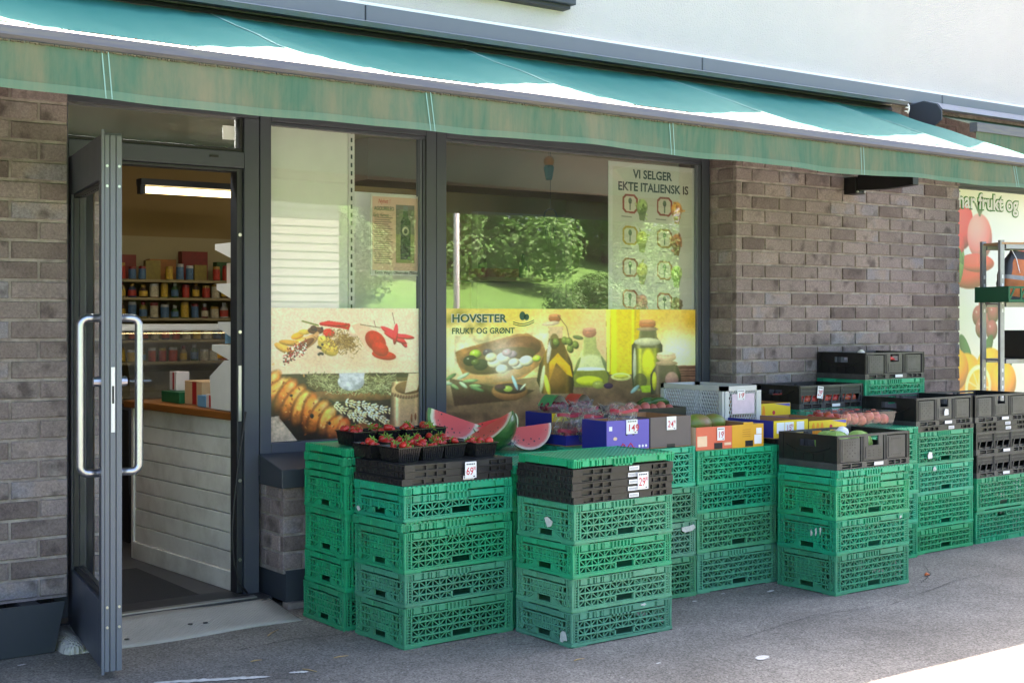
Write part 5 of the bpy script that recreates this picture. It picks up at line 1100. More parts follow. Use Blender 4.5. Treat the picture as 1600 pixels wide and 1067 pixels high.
G1, G2, G3, G4, G5 = (.012, .34, .15), (.02, .335, .165), (.055, .31, .185), (.02, .31, .14), (.016, .36, .19)
W4 = (.085, .29, .19)
def orda(i, n):
    return ['at the bottom', 'second from the bottom', 'third from the bottom', 'fourth from the bottom', 'fifth from the bottom', 'sixth from the bottom', 'seventh from the bottom', 'eighth from the bottom', 'ninth from the bottom'][i] if i < n - 1 else 'on top'
rs_ = random.Random(21)
def stack(x0, y0, rz, spec, where, z=.0):
    """spec: list of (kind, colour). x0,y0: front left corner. returns top height"""
    c, s = math.cos(rz), math.sin(rz); cx, cy = x0 + .3*c - .2*s, y0 + .3*s + .2*c
    ng = 0; n = len(spec); bc = 0
    for i, (k, col) in enumerate(spec):
        jx, jy, jr = rs_.uniform(-.007, .007), rs_.uniform(-.006, .006), rs_.uniform(-.011, .011)
        loc = (cx + jx, cy + jy, z); pos = orda(i, n) if i else 'at the bottom'
        if isinstance(k, int):
            crate(k, loc, rz + jr, col, f'{"tall " if k > 4 else "shallow " if k < 3 else ""}green lattice crate {pos} of the stack {where}'); z += crate_h(k) + .0008
        elif k == 'i':
            crate(5, loc, rz + jr, col, f'upturned green lattice crate {pos} of the stack {where}', True); z += crate_h(5) + .0008
        elif k == 'F': folded(loc, rz + jr, col, f'flat folded green crate {pos} of the stack {where}'); z += FH + .0035
        elif k == 'B': black_fold(loc, rz + jr, f'flat folded black crate {pos} of the stack {where}'); z += BH + .0012
        elif k == 'O': black_crate(loc, rz + jr, f'open black crate {pos} of the stack {where}'); z += .176
        elif k == 'V': black_crate(loc, rz + jr, f'slotted grey black crate {pos} of the stack {where}', .145, True); z += .146
    return z
ZS1 = stack(3.0, 5.452, .0, [(4, G4), (3, G1), (5, G1), (4, G1), ('F', G1), ('F', G1), ('F', G1)], 'nearest the door')
ZS2 = stack(3.04, 5.0, .045, [(4, G3), (3, G3), (4, G2), ('F', G2), (2, G5), ('F', G5), ('B', 0), ('B', 0), ('B', 0)], 'under the strawberries')
ZS2B = stack(3.67, 5.055, .0, [(4, G2), (4, G1), (4, G1), (4, G1), ('F', G5)], 'beside the strawberry stack')
ZS1B = stack(3.67, 5.47, .0, [(4, G2), (4, G1), (4, G1), (4, G1), ('F', G1)], 'under the melon slices')
ZS3 = stack(3.652, 4.597, .025, [(3, W4), (3, W4), (3, G4), (4, G3), ('B', 0), ('B', 0), ('B', 0), ('B', 0), ('B', 0)], 'nearest the camera')
folded((3.652 + .305, 4.597 + .2, ZS3 + .001), .012, G1, 'bright green folded crate lying as a lid on the five black folded crates', R(-.5)); 
ZS4 = stack(4.278, 5.095, .01, [(5, G3), (4, W4), (4, G3), (5, G5)], 'under the purple carton')
ZS5 = stack(4.895, 5.118, .0, [(5, W4), (5, G3), (3, G5), (4, G5)], 'under the orange carton')
stack(4.28, 5.51, .0, [(5, G2), (4, G2), (4, G2), (5, G2)], 'behind the purple carton'); stack(4.9, 5.53, .0, [(5, G2), (4, G2), (4, G2), (5, G2)], 'under the pale mesh crate')
ZS6 = stack(5.442, 4.652, .013, [(5, G3), (4, G5), (4, G4), ('F', G5), ('F', G5)], 'under the black cabbage crate')
ZS6B = stack(5.52, 5.10, .0, [(5, G2), (4, G2), (4, G2), (4, G2), ('B', 0)], 'under the yellow cartons')
ZS6C = stack(6.14, 5.13, .0, [(5, G2), (4, G5), (4, G5), (4, G5), ('F', G5)], 'under the wrapped nectarines')
ZS6D = stack(6.27, 5.64, .0, [(5, G2), (5, G2), (5, G2), (5, G2), ('F', G5)], 'under the red fruit crate')
stack(5.6, 5.53, .0, [(5, G2), (5, G2), (5, G2), (4, G2)], 'behind the yellow cartons')
ZS7 = stack(6.77, 5.17, .035, [(3, G4), (5, G5), (4, G5), (5, G5), ('B', 0), ('O', 0)], 'second from the steel rack')
ZS8 = stack(7.425, 5.205, .03, [('i', G5), (5, G5), ('V', 0), ('V', 0), ('B', 0), ('B', 0), ('O', 0)], 'next to the steel rack')
ZS9 = stack(6.88, 5.645, .0, [(5, G2), (5, G2), (5, G2), (5, G2), (5, G2)], 'against the brick wall')

# torn paper and tape left on single crates
torn_m = mat('torn_paper', (.55, .56, .54), .8, .2, 60, dirt=(.2, .3, .24), damt=.7, dscale=50)
def torn(key, side, x, z, w, hh, seed, bits=1):
    t = next(o for o in C.objects if o.get('label', '').endswith(key)); r = random.Random(seed)
    for b in range(bits):
        n = 9; pts = []
        for k in range(n): a = 6.283*k/n; q = r.uniform(.45, 1.1); pts.append((x + w*.5*q*math.cos(a) + b*.03, z + hh*.5*q*math.sin(a) - b*.01))
        mb = MB()
        if side == 'long': mb.prism(pts, -.2065, -.2045, 'y')
        else: mb.prism(pts, -.3065, -.3045, 'x')
        mb.build('torn_label', torn_m, t)
torn('fourth from the bottom of the stack nearest the camera', 'short', -.03, .085, .075, .05, 1); torn('second from the bottom of the stack under the purple carton', 'long', .24, .145, .10, .05, 2)
torn('second from the bottom of the stack under the black cabbage crate', 'short', -.10, .12, .014, .05, 3, 3); torn('third from the bottom of the stack second from the steel rack', 'long', -.12, .16, .05, .035, 4); torn('at the bottom of the stack nearest the camera', 'short', -.15, .04, .05, .06, 5)
torn('fifth from the bottom of the stack under the strawberries', 'short', .16, .03, .035, .03, 6); torn('at the bottom of the stack nearest the camera', 'long', .12, .14, .05, .016, 7); torn('second from the bottom of the stack under the black cabbage crate', 'long', .22, .16, .025, .02, 8)

# ================================================================== goods
def tag_card(parent_label, x, y, z, w, h, big, small, head=True, rz=0, tilt=0):
    w, h = w * .84, h * .88; t = thing('price_tag', parent_label, 'price tag', (x, y, z), rz, 'handwritten price tags'); t.rotation_euler = (0, tilt, rz)
    MB().box(-w/2, w/2, -.0012, 0, 0, h).build('card', MT['label'], t)
    if head:
        for k in range(5): MB().box(-w*.38 + k*w*.16, -w*.38 + k*w*.16 + w*.11, -.0018, -.0012, h*.83, h*.91).build('header_mark', MT['ink'], t)
    lettering(big, h*.68, MT['red_ink'], t, -w*.42, -.0018, h*.22, .0004, width=w*(.30*len(big)), tilt=.05); lettering(small, h*.34, MT['red_ink'], t, w*(-.38 + .30*len(big)), -.0018, h*.48, .0002, width=w*(.92 - .12 - .30*len(big)))
    MB().box(w*.22, w*.38, -.0018, -.0012, h*.07, h*.13).build('unit_mark', MT['ink'], t); return t
cA = math.cos(.045); sA = math.sin(.045)
tag_card('price tag reading 69 on the black folded crates under the strawberries', 3.04 + .345*cA + .008, 5.0 + .345*sA - .014, ZS2 - .078, .075, .082, '69', '90', True, .045)
tag_card('price tag reading 29 on the five black folded crates', 3.652 + .415, 4.597 + .0 + .004, ZS3 - .115, .078, .088, '29', '90', True, .03)

# strawberries
straw_m = mat('strawberry_red', (.48, .018, .012), .28, .25, 40, .4, 260, coat=.3); leafy = mat('calyx_green', (.16, .30, .03), .6, .2)
sb_me = MB().lathe([(.001, -.022), (.007, -.018), (.0125, -.008), (.0155, .003), (.0135, .011), (.006, .0145), (.001, .0145)], 10).mesh('strawberry', straw_m, True)
mb = MB()
for k in range(6): a = k*1.047; mb.add([(0, 0, .0150), (.012*math.cos(a-.3), .012*math.sin(a-.3), .018), (.024*math.cos(a), .024*math.sin(a), .016), (.012*math.cos(a+.3), .012*math.sin(a+.3), .018)], [(0,1,2,3)])
mb.tube([(0,0,.014), (.003, 0, .03)], .0015, 5); cal_me = mb.mesh('calyx', leafy)
def punnet_mesh(w, d, h):
    mb = MB(); t = .0012; b0, b1 = .86, 1
    def ring(z, k): return [(-w/2*k, -d/2*k, z), (w/2*k, -d/2*k, z), (w/2*k, d/2*k, z), (-w/2*k, d/2*k, z)]
    mb.add(ring(0, .86) + ring(h, 1), [(3,2,1,0), (0,1,5,4), (1,2,6,5), (2,3,7,6), (3,0,4,7)]); mb.add(ring(.003, .85) + ring(h, .985), [(0,1,2,3), (4,5,1,0), (5,6,2,1), (6,7,3,2), (7,4,0,3)])
    o, i = ring(h, 1.06), ring(h, .985); o2 = ring(h - .004, 1.06); mb.add(o + i + o2, [(0,1,5,4), (1,2,6,5), (2,3,7,6), (3,0,4,7), (8,9,1,0), (9,10,2,1), (10,11,3,2), (11,8,0,3)])
    for s in (-1, 1):
        for k in range(9): x = -w/2*.8 + k * w*.8/8; mb.bar((x*.93, s*d/2*.875, .004), (x, s*d/2*1.003, h - .006), .0045, .004, (0, 1, 0))
        for k in range(10): y = -d/2*.8 + k * d*.8/9; mb.bar((s*w/2*.875, y*.93, .004), (s*w/2*1.003, y, h - .006), .0045, .004, (1, 0, 0))
    return mb.mesh('punnet', mat('glossy_black_punnet', (.012, .012, .013), .22, .2))
pun_me = punnet_mesh(.118, .172, .066)
pz2, pz1 = ZS2 + .001, ZS1 + .001
spots = [(3.125, 5.175, pz2, .03, 2, 'front row punnet nearest the corner of the black crates'), (3.262, 5.195, pz2, .05, 5, 'front row punnet, second from the corner, heaped berries'), (3.395, 5.215, pz2, .02, 4, 'front row punnet behind the price tag'), (3.545, 5.175, pz2, -.04, 9, 'rightmost punnet of the front row'), (3.10, 5.375, pz2, .0, 4, 'second row punnet at the left edge'), (3.23, 5.40, pz2, .04, 6, 'second row punnet, second from the left'), (3.36, 5.41, pz2, .02, 6, 'second row punnet, third from the left'), (3.50, 5.40, pz2, -.03, 8, 'second row punnet next to the melons'),
         (3.14, 5.60, pz1, .02, 7, 'back row punnet on the green lids, leftmost'), (3.28, 5.61, pz1, .0, 7, 'back row punnet on the green lids, second'), (3.42, 5.60, pz1, .03, 7, 'back row punnet on the green lids, third'), (3.545, 5.61, pz1, .0, 6, 'back row punnet on the green lids, rightmost')]
rg = random.Random(9)
for x, y, z, rz, n, lab in spots:
    t = thing('berry_punnet', 'black plastic ' + lab, 'punnet', (x, y, z), rz, 'punnets of strawberries'); link('tray', pun_me, t)
    for k in range(n + 3):
        zz = z + .052 + (.016 if k % 3 == 0 else 0) + rg.uniform(0, .008)
        o = link('strawberry', sb_me, None, (x + rg.uniform(-.042, .042), y + rg.uniform(-.066, .066), zz), (rg.uniform(-1.6, 1.6), rg.uniform(-1.6, 1.6), rg.uniform(0, 6))); s = rg.uniform(.9, 1.3); o.scale = (s, s, s)
        tag(o, 'strawberry in the ' + lab.replace(', heaped berries', ''), 'strawberry', 'strawberries in the punnets')
        if rg.random() < .62: link('calyx', cal_me, o)

# watermelon slices
def melon_mats():
    m = bpy.data.materials.new('melon_flesh'); m.use_nodes = True; N, L = m.node_tree.nodes, m.node_tree.links; b = N['Principled BSDF']
    tc = N.new('ShaderNodeTexCoord'); ln = N.new('ShaderNodeVectorMath'); ln.operation = 'LENGTH'; L.new(tc.outputs['Object'], ln.inputs[0])
    nz = N.new('ShaderNodeTexNoise'); nz.inputs['Scale'].default_value = 30; L.new(tc.outputs['Object'], nz.inputs['Vector'])
    ad = N.new('ShaderNodeMath'); ad.operation = 'MULTIPLY_ADD'; L.new(nz.outputs['Fac'], ad.inputs[0]); ad.inputs[1].default_value = .012; L.new(ln.outputs['Value'], ad.inputs[2])
    cr = N.new('ShaderNodeValToRGB'); e = cr.color_ramp.elements; mr = N.new('ShaderNodeMapRange'); mr.inputs['From Max'].default_value = .145; L.new(ad.outputs[0], mr.inputs[0]); L.new(mr.outputs[0], cr.inputs[0])
    e[0].position = 0; e[0].color = (.64, .06, .05, 1); e[1].position = .99; e[1].color = (.10, .22, .05, 1)
    for p, c in ((.55, (.66, .065, .055, 1)), (.78, (.70, .12, .10, 1)), (.86, (.75, .50, .40, 1)), (.90, (.70, .68, .48, 1)), (.955, (.62, .64, .36, 1)), (.97, (.12, .25, .06, 1))): x = e.new(p); x.color = c
    vo = N.new('ShaderNodeTexVoronoi'); vo.inputs['Scale'].default_value = 55; L.new(tc.outputs['Object'], vo.inputs['Vector'])
    lt = N.new('ShaderNodeMath'); lt.operation = 'LESS_THAN'; lt.inputs[1].default_value = .30; L.new(vo.outputs['Distance'], lt.inputs[0])
    bw = N.new('ShaderNodeRGBToBW'); L.new(vo.outputs['Color'], bw.inputs[0]); gt = N.new('ShaderNodeMath'); gt.operation = 'GREATER_THAN'; gt.inputs[1].default_value = .42; L.new(bw.outputs[0], gt.inputs[0])
    cp = N.new('ShaderNodeMath'); cp.operation = 'COMPARE'; cp.inputs[1].default_value = .58; cp.inputs[2].default_value = .13; L.new(mr.outputs[0], cp.inputs[0])
    m1 = N.new('ShaderNodeMath'); m1.operation = 'MULTIPLY'; L.new(lt.outputs[0], m1.inputs[0]); L.new(gt.outputs[0], m1.inputs[1]); m2 = N.new('ShaderNodeMath'); m2.operation = 'MULTIPLY'; L.new(m1.outputs[0], m2.inputs[0]); L.new(cp.outputs[0], m2.inputs[1])
    mx = N.new('ShaderNodeMix'); mx.data_type = 'RGBA'; L.new(m2.outputs[0], mx.inputs[0]); L.new(cr.outputs[0], mx.inputs[6]); mx.inputs[7].default_value = (.02, .012, .01, 1); L.new(mx.outputs[2], b.inputs['Base Color'])
    b.inputs['Roughness'].default_value = .35; b.inputs['Specular IOR Level'].default_value = .3; b.inputs['Coat Weight'].default_value = .15; b.inputs['Coat Roughness'].default_value = .12
    bp = N.new('ShaderNodeBump'); bp.inputs['Strength'].default_value = .3; bp.inputs['Distance'].default_value = .004; L.new(nz.outputs['Fac'], bp.inputs['Height']); L.new(bp.outputs[0], b.inputs['Normal'])
    return m
flesh = melon_mats(); rind = mat('melon_rind', (.035, .10, .02), .3, .5, 22, stretch=(1, 1, .25), coat=.5, dirt=(.10, .2, .05), damt=.6, dscale=14)
def melon(label, loc, rot, Rr=.135, wedge=80, sq=(1, 1, 1)):
    """slice between two half discs meeting in the x axis; first half disc in the xz plane hanging below z=0"""
    t = thing('melon_slice', label, 'melon', loc, 0, 'watermelon slices'); t.rotation_euler = rot; t.scale = sq
    n, w = 22, 9; W = R(wedge)
    def pt(a, b, r): return (r * math.cos(a), r * math.sin(a) * math.sin(b), -r * math.sin(a) * math.cos(b))   # a 0..pi along the arc, b 0..W
    mb = MB()
    for b in (0, W):
        rings = 7
        base = len(mb.v); mb.v.append((0, 0, 0))
        for q in range(1, rings + 1):
            for i in range(n + 1): mb.v.append(pt(math.pi * i / n, b, Rr * q / rings))
        for i in range(n): f = (base, base + 1 + i, base + 2 + i); mb.f.append(f if b else f[::-1]); mb.m.append(0)
        for q in range(rings - 1):
            for i in range(n): a = base + 1 + q*(n+1) + i; f = (a, a+1, a+n+2, a+n+1); mb.f.append(f[::-1] if not b else f); mb.m.append(0)
    mb.build('flesh', flesh, t)
    mb = MB()
    for j in range(w + 1):
        for i in range(n + 1): mb.v.append(pt(math.pi * i / n, W * j / w, Rr))
    for j in range(w):
        for i in range(n): a = j*(n+1) + i; mb.f.append((a, a+1, a+n+2, a+n+1)); mb.m.append(0)
    mb.build('rind', rind, t, True); return t
zm = ZS1B
melon('watermelon slice with its bright red cut face on the green lid, rightmost', (4.16, 5.60, zm + .125), (R(-14), R(-6), R(-18)), .125, 85, (1, 1, 1))
melon('big wrapped watermelon slice tilted upwards in front of the others', (3.93, 5.62, zm + .145), (R(-55), R(-30), R(-52)), .14, 100)
melon('watermelon slice leaning behind at the left beside the window post', (3.87, 5.85, zm + .17), (R(-18), R(20), R(-22)), .15, 80)
melon('watermelon slice half hidden behind the big wrapped one', (4.08, 5.80, zm + .15), (R(-46), R(-12), R(-10)), .135, 80)
mb = MB(); c = Vector((4.005, 5.515, zm + .05))
for k in range(26): a = k * 6.283 / 26; r0 = .035 + .03 * rg.random(); mb.tube([c, c + Vector((r0*math.cos(a), -.012 + .02*abs(math.cos(a)), r0*math.sin(a)*.9))], [.0022, .0006], 4)
tag(mb.build('film_knot', MT['film']), 'gathered knot of cling film on the big wrapped melon slice', 'film')

# cartons
def carton(name, label, x0, x1, y0, y1, z0, z1, front, side=None, inner=None, t=.004, rz=0, cat='carton', band=None):
    cx, cy = (x0+x1)/2, (y0+y1)/2; o = thing(name, label, cat, (cx, cy, z0), rz, 'fruit cartons'); w, d, h = (x1-x0)/2, (y1-y0)/2, z1-z0
    side = side or front; inner = inner or MT['cardboard']
    MB().box(-w, w, -d, d, 0, t).build('bottom', MT['cardboard'], o)
    for nm, a, m in (('front_panel', (-w, w, -d, -d + t), front), ('back_panel', (-w, w, d - t, d), side), ('side_panel', (-w, -w + t, -d + t, d - t), side), ('side_panel', (w - t, w, -d + t, d - t), side)): MB().box(a[0], a[1], a[2], a[3], t, h).build(nm, m, o)
    for a in ((-w + t, w - t, -d + t, -d + t + .002), (-w + t, w - t, d - t - .002, d - t), (-w + t, -w + t + .002, -d + t + .002, d - t - .002), (w - t - .002, w - t, -d + t + .002, d - t - .002)): MB().box(a[0], a[1], a[2], a[3], t, h - .002).build('lining', inner, o)
    return o, w, d, h
purple = mat('purple_print', alb((104, 92, 190), .85), .5, .05, 10); blue = mat('blue_print', alb((40, 48, 150), .8), .45, .06, 10); yellow = mat('yellow_print', alb((240, 206, 30), .85), .45, .05, 10); taupe = mat('taupe_card', alb((112, 102, 98), .85), .75, .06, 20); orange = mat('orange_print', alb((226, 112, 82), .85), .55, .05, 12); amber = mat('amber_print', alb((226, 168, 40), .85), .55, .05, 12); cream_p = mat('cream_print', alb((240, 206, 170), .85), .6)
o, w, d, h = carton('purple_carton', 'purple carton with white dots and a 149 price tag', 4.300, 4.580, 5.135, 5.33, ZS4, ZS4 + .152, purple, blue)
for k in range(3): MB().ball((w - .065 + k*.022, -d - .0008, .018), .007, 10, 6, (1, .1, 1)).build('white_dot', MT['label'], o, True)
MB().box(-w + .015, -w + .035, -d - .0008, -d, h - .05, h - .028).build('sticker', MT['label'], o)
MB().tube([(-.045 + .01*k, -d - .0006, .022 + .013*math.sin(k*1.3)) for k in range(10)], .003, 5).build('script_mark', MT['red_ink'], o); MB().ball((-w + .055, -d - .0006, .062), .013, 10, 6, (1, .08, .7)).build('leaf_mark', cream_p, o)
for x in (-.01, .035): MB().tube([(x, -d - .001, h - .07), (x, -d + .001, h - .07)], .008, 10).build('hole', MT['gasket'], o)
tag_card('price tag reading 149 on the purple carton', 4.462, 5.132, ZS4 + .082, .088, .082, '149', '90')
o, w, d, h = carton('blue_tray', 'low dark blue tray in front of the net bags', 4.31, 4.60, 5.475, 5.74, ZS4, ZS4 + .055, blue, blue)
o, w, d, h = carton('grey_carton', 'tall plain grey brown carton with a 24 price tag', 4.588, 4.868, 5.132, 5.48, ZS4, ZS4 + .158, taupe, taupe)
MB().box(-.028, .028, -d - .0008, -d, .0, .018).build('hand_slot', MT['gasket'], o); tag_card('price tag reading 24 on the grey brown carton', 4.728, 5.128, ZS4 + .09, .078, .078, '24', '90', False)
o, w, d, h = carton('mango_carton', 'half orange half amber carton holding a mango', 4.90, 5.40, 5.125, 5.46, ZS5, ZS5 + .122, orange, cream_p)
MB().box(0.012, w + .0006, -d - .0014, -d, 0.0005, h + .001).build('amber_front', amber, o); MB().box(.10, .17, -d - .0014, -d + .004, h, h + .012).build('tab', amber, o)
for x in (-.09, .14): bevel(MB().box(x - .03, x + .03, -d - .0022, -d - .0014 if x > 0 else -d, .004, .036).build('hand_slot', MT['gasket'], o), .003)
MB().box(-w + .008, -w + .078, -d - .0008, -d, .02, .075).build('print_block', cream_p, o); MB().box(-.045, .005, -d - .0008, -d, .02, .034).build('print_block', cream_p, o); MB().box(.18, .235, -d - .0022, -d - .0014, .015, .065).build('sticker', MT['label'], o); MB().box(.195, .235, -d - .0022, -d - .0014, .068, .10).build('sticker', MT['label'], o)
for k in range(4): MB().box(.09, .15, -d - .0022, -d - .0014, .058 + k*.012, .060 + k*.012).build('print_line', mat('amber_dark', alb((170, 110, 20), .8), .6), o)
tag_card('price tag reading 19 on the mango carton', 5.075, 5.121, ZS5 + .048, .064, .078, '19', '90')
mango_m = mat('mango_skin', (.16, .22, .03), .35, .3, 6, dirt=(.35, .07, .07), damt=.95, dscale=7)
for i, (x, y, s, lab) in enumerate(((5.13, 5.36, 1.15, 'green and pink mango in the orange carton'), (5.29, 5.40, 1.0, 'reddish mango beside the blue and yellow carton'))): tag(MB().ball((0, 0, 0), .062*s, 18, 12, (1.35, .9, .8)).build('mango', mango_m, None, True, (x, y, ZS5 + .115)), lab, 'mango')
o, w, d, h = carton('blue_yellow_carton', 'open blue and yellow carton with white labels on its front', 5.50, 5.775, 5.14, 5.58, ZS6B, ZS6B + .098, yellow, blue)
for x, w2 in ((-.085, .06), (-.015, .07), (.075, .06)): MB().box(x - w2/2, x + w2/2, -d - .0008, -d, .028, .088).build('sticker', MT['label'], o)
lettering('15', .045, MT['red_ink'], o, -.04, -d - .0014, .042, 0, width=.032); lettering('90', .024, MT['red_ink'], o, -.004, -d - .0014, .06, 0, width=.02)
for k in range(5): MB().box(-w - .0008, -w, .02 - k*.028, .042 - k*.028, .058, .068).build('print_mark', cream_p, o); MB().box(-w - .0008, -w, -.02 - k*.03, .002 - k*.03, .03, .048).build('print_mark', mat('pink_mark', (.6, .2, .2), .5), o)
halves = mat('orange_slice_print', alb((240, 150, 20), .9), .5)
def yellow_box(lab, x0, x1, y0, y1, z0, z1):
    o, w, d, h = carton('yellow_carton', lab, x0, x1, y0, y1, z0, z1, yellow, MT['cardboard'])
    for k in range(3): MB().add([(-w + .035 + k*.036 + .017*math.cos(a*.2856), -d - .0008, .004 + (h - .014)*math.sin(a*.2856)) for a in range(12)], [tuple(range(12))]).build('fruit_print', halves, o)
    MB().ball((.025, -d - .0004, h*.55), .013, 12, 6, (1, .06, 1)).build('red_seal', MT['red_ink'], o, True); MB().box(.05, w - .01, -d - .0008, -d, h*.1, h*.4).build('print_mark', cream_p, o); MB().prism([(.03, h - .003), (w - .004, h - .003), (w - .004, h - .022)], -d - .0012, -d, 'y').build('purple_corner', purple, o)
yellow_box('yellow carton printed with orange fruit, beside the wrapped nectarines', 5.785, 6.10, 5.14, 5.58, ZS6B, ZS6B + .085)
yellow_box('yellow carton printed with orange fruit, just behind the pale mesh crate', 5.86, 6.20, 5.66, 6.0, .80, .925)
o, w, d, h = carton('plum_carton', 'blue and yellow carton under the plum packs', 4.43, 4.89, 5.75, 5.99, ZS4, ZS4 + .15, MT['cardboard'], blue)
MB().box(-w, w, -d - .001, -d, h - .045, h).build('yellow_band', yellow, o); MB().box(-w + .03, -w + .10, -d - .0018, -d - .001, h - .018, h - .002).build('sticker', MT['label'], o); MB().tube([(-w + .09, -d - .001, .045), (-w + .09, -d + .002, .045)], .011, 10).build('hole', MT['gasket'], o)
plum_m = mat('plum_skin', (.20, .012, .03), .25, .3, 14, coat=.3, dirt=(.25, .09, .12), damt=.4); plum_me = MB().ball((0, 0, 0), .026, 12, 8).mesh('plum', plum_m, True)
for (px, py, col, lab) in ((4.50, 5.83, (.03, .22, .08), 'green banded clear pack of plums'), (4.67, 5.83, (.5, .03, .03), 'red banded clear pack of plums')):
    zt = ZS4 + .151; t = thing('plum_pack', lab, 'pack', (px, py, zt), .1, 'packs of plums'); mb = MB(); r = lambda z, k: [(-.07*k, -.05*k, z), (.07*k, -.05*k, z), (.07*k, .05*k, z), (-.07*k, .05*k, z)]; mb.add(r(0, .9) + r(.05, 1.05), [(3,2,1,0), (0,1,5,4), (1,2,6,5), (2,3,7,6), (3,0,4,7)]); mb.build('tray', MT['clear'], t)
    MB().box(-.0, .0001, 0, .0001, 0, .0001)
    arc = [(-.068 + .0136*k, 0, .035 + .06*math.sin(math.pi*k/10)) for k in range(11)]; mb = MB(); mw = MB()
    for k in range(11):
        for b_ in (mb, mw): b_.v += [(arc[k][0], -.052, arc[k][2]), (arc[k][0], .052, arc[k][2])]
        if k: (mb if k < 6 else mw).f.append((2*k-2, 2*k-1, 2*k+1, 2*k)); (mb if k < 6 else mw).m.append(0)
    mb.build('band', mat('band_print', col, .4), t, True); mw.build('band', MT['label'], t, True)
    for k in range(7): o = link('plum', plum_me, None, (px - .045 + (k % 4)*.031, py - .022 + (k//4)*.044, zt + .03)); tag(o, 'dark red plum in a clear banded pack', 'plum', 'plums in the packs')
# net bags
red_band = mat('red_bag_print', (.40, .03, .06), .5); 
def bag(lab, x, y, z, s, rz, seed):
    t = thing('plastic_bag', lab, 'bag', (x, y, z), rz, 'clear bags of produce'); r = random.Random(seed); mb = MB(); n, m = 20, 14
    ph = [r.uniform(0, 6) for _ in range(6)]
    for i in range(m + 1):
        v = i / m; rad = (.075 * math.sin(math.pi * min(1, v * .62 + .12)) ** .6 if v < .8 else .075 * (.35 + .5 * (v - .8) / .2)) * s
        for k in range(n): th = 2*math.pi*k/n; q = 1 + .16*math.sin(3*th + ph[0] + v*5) + .10*math.sin(7*th + ph[1] - v*9) + .08*math.sin(11*th + ph[2] + 13*v) + r.uniform(-.06, .06); mb.v.append((rad*q*math.cos(th), rad*q*.7*math.sin(th), .17*s*v + .008*math.sin(5*th + ph[3])))
    for i in range(m):
        for k in range(n): mb.f.append((i*n+k, i*n+(k+1) % n, (i+1)*n+(k+1) % n, (i+1)*n+k)); mb.m.append(0)
    bmesh_ = mb.build('film', MT['film'], t); mb = MB()
    for zz in (.05, .125):
        b0 = len(mb.v)
        for k in range(13):
            th = math.pi + math.pi * k / 12; rr_ = .082 * s * math.sin(math.pi * min(1, zz/.17*.62 + .12)) ** .6
            mb.v += [(rr_*math.cos(th), rr_*.74*math.sin(th), zz*s + .004*math.sin(k)), (rr_*math.cos(th), rr_*.74*math.sin(th), (zz + .016)*s + .004*math.sin(k))]
            if k: b = b0 + 2*k; mb.f.append((b-2, b, b+1, b-1)); mb.m.append(0)
    mb.build('printed_band', red_band, t); mb = MB()
    for k in range(9): mb.ball((r.uniform(-.04, .04)*s, r.uniform(-.03, .03)*s, r.uniform(.015, .06)*s), .019*s, 8, 6)
    mb.build('contents', mat('shallot_skin', (.30, .06, .07), .5, .3, 30), t, True)
for i, (x, y, s, rz) in enumerate(((4.39, 5.56, 1.1, .2), (4.50, 5.54, 1.1, -.3), (4.42, 5.41, 1.1, .5), (4.53, 5.40, 1.2, 1.0), (4.55, 5.64, 1.25, .1), (4.50, 5.24, 1.0, -.2))): bag(['crumpled clear bag with red bands at the left end of the purple carton', 'crumpled clear bag with red bands beside the plum packs', 'crumpled clear bag with red bands lying in the purple carton', 'crumpled clear bag heaped highest in the purple carton', 'crumpled clear bag behind the grey brown carton', 'crumpled clear bag at the front of the purple carton'][i], x, y, ZS4 + (.012 if y > 5.35 else .06), s, rz, i)
# trays of fruit behind
dk = MT['black_plastic']; pm = mat('peach_skin', (.42, .10, .08), .5, .35, 12, dirt=(.55, .3, .12), damt=.6); peach_me = MB().ball((0, 0, 0), .03, 12, 8).mesh('peach', pm, True)
o, w, d, h = carton('fruit_tray', 'black tray of peaches standing behind the grey brown carton', 4.72, 5.2, 5.52, 5.84, ZS4 + .002, ZS4 + .17, dk, dk, dk)
for k in range(14): tag(link('peach', peach_me, None, (4.77 + (k % 7)*.058, 5.575 + (k // 7)*.065, ZS4 + .155 + .012*(k % 2))), 'pink peach in the black tray behind the cartons', 'peach', 'peaches in the black tray')
cuc = mat('courgette_skin', (.04, .10, .02), .4, .3)
for k in range(5): tag(MB().tube([(0, 0, 0), (.05, .01, .012), (.1, .01, .012), (.14, 0, 0)], [.012, .02, .02, .01], 10).build('courgette', cuc, None, True, (5.02 + .03*k, 5.72 + .03*(k % 3), ZS4 + .17 + .012*(k % 2))), 'dark green courgette lying behind the peaches', 'courgette', 'courgettes behind the peaches')
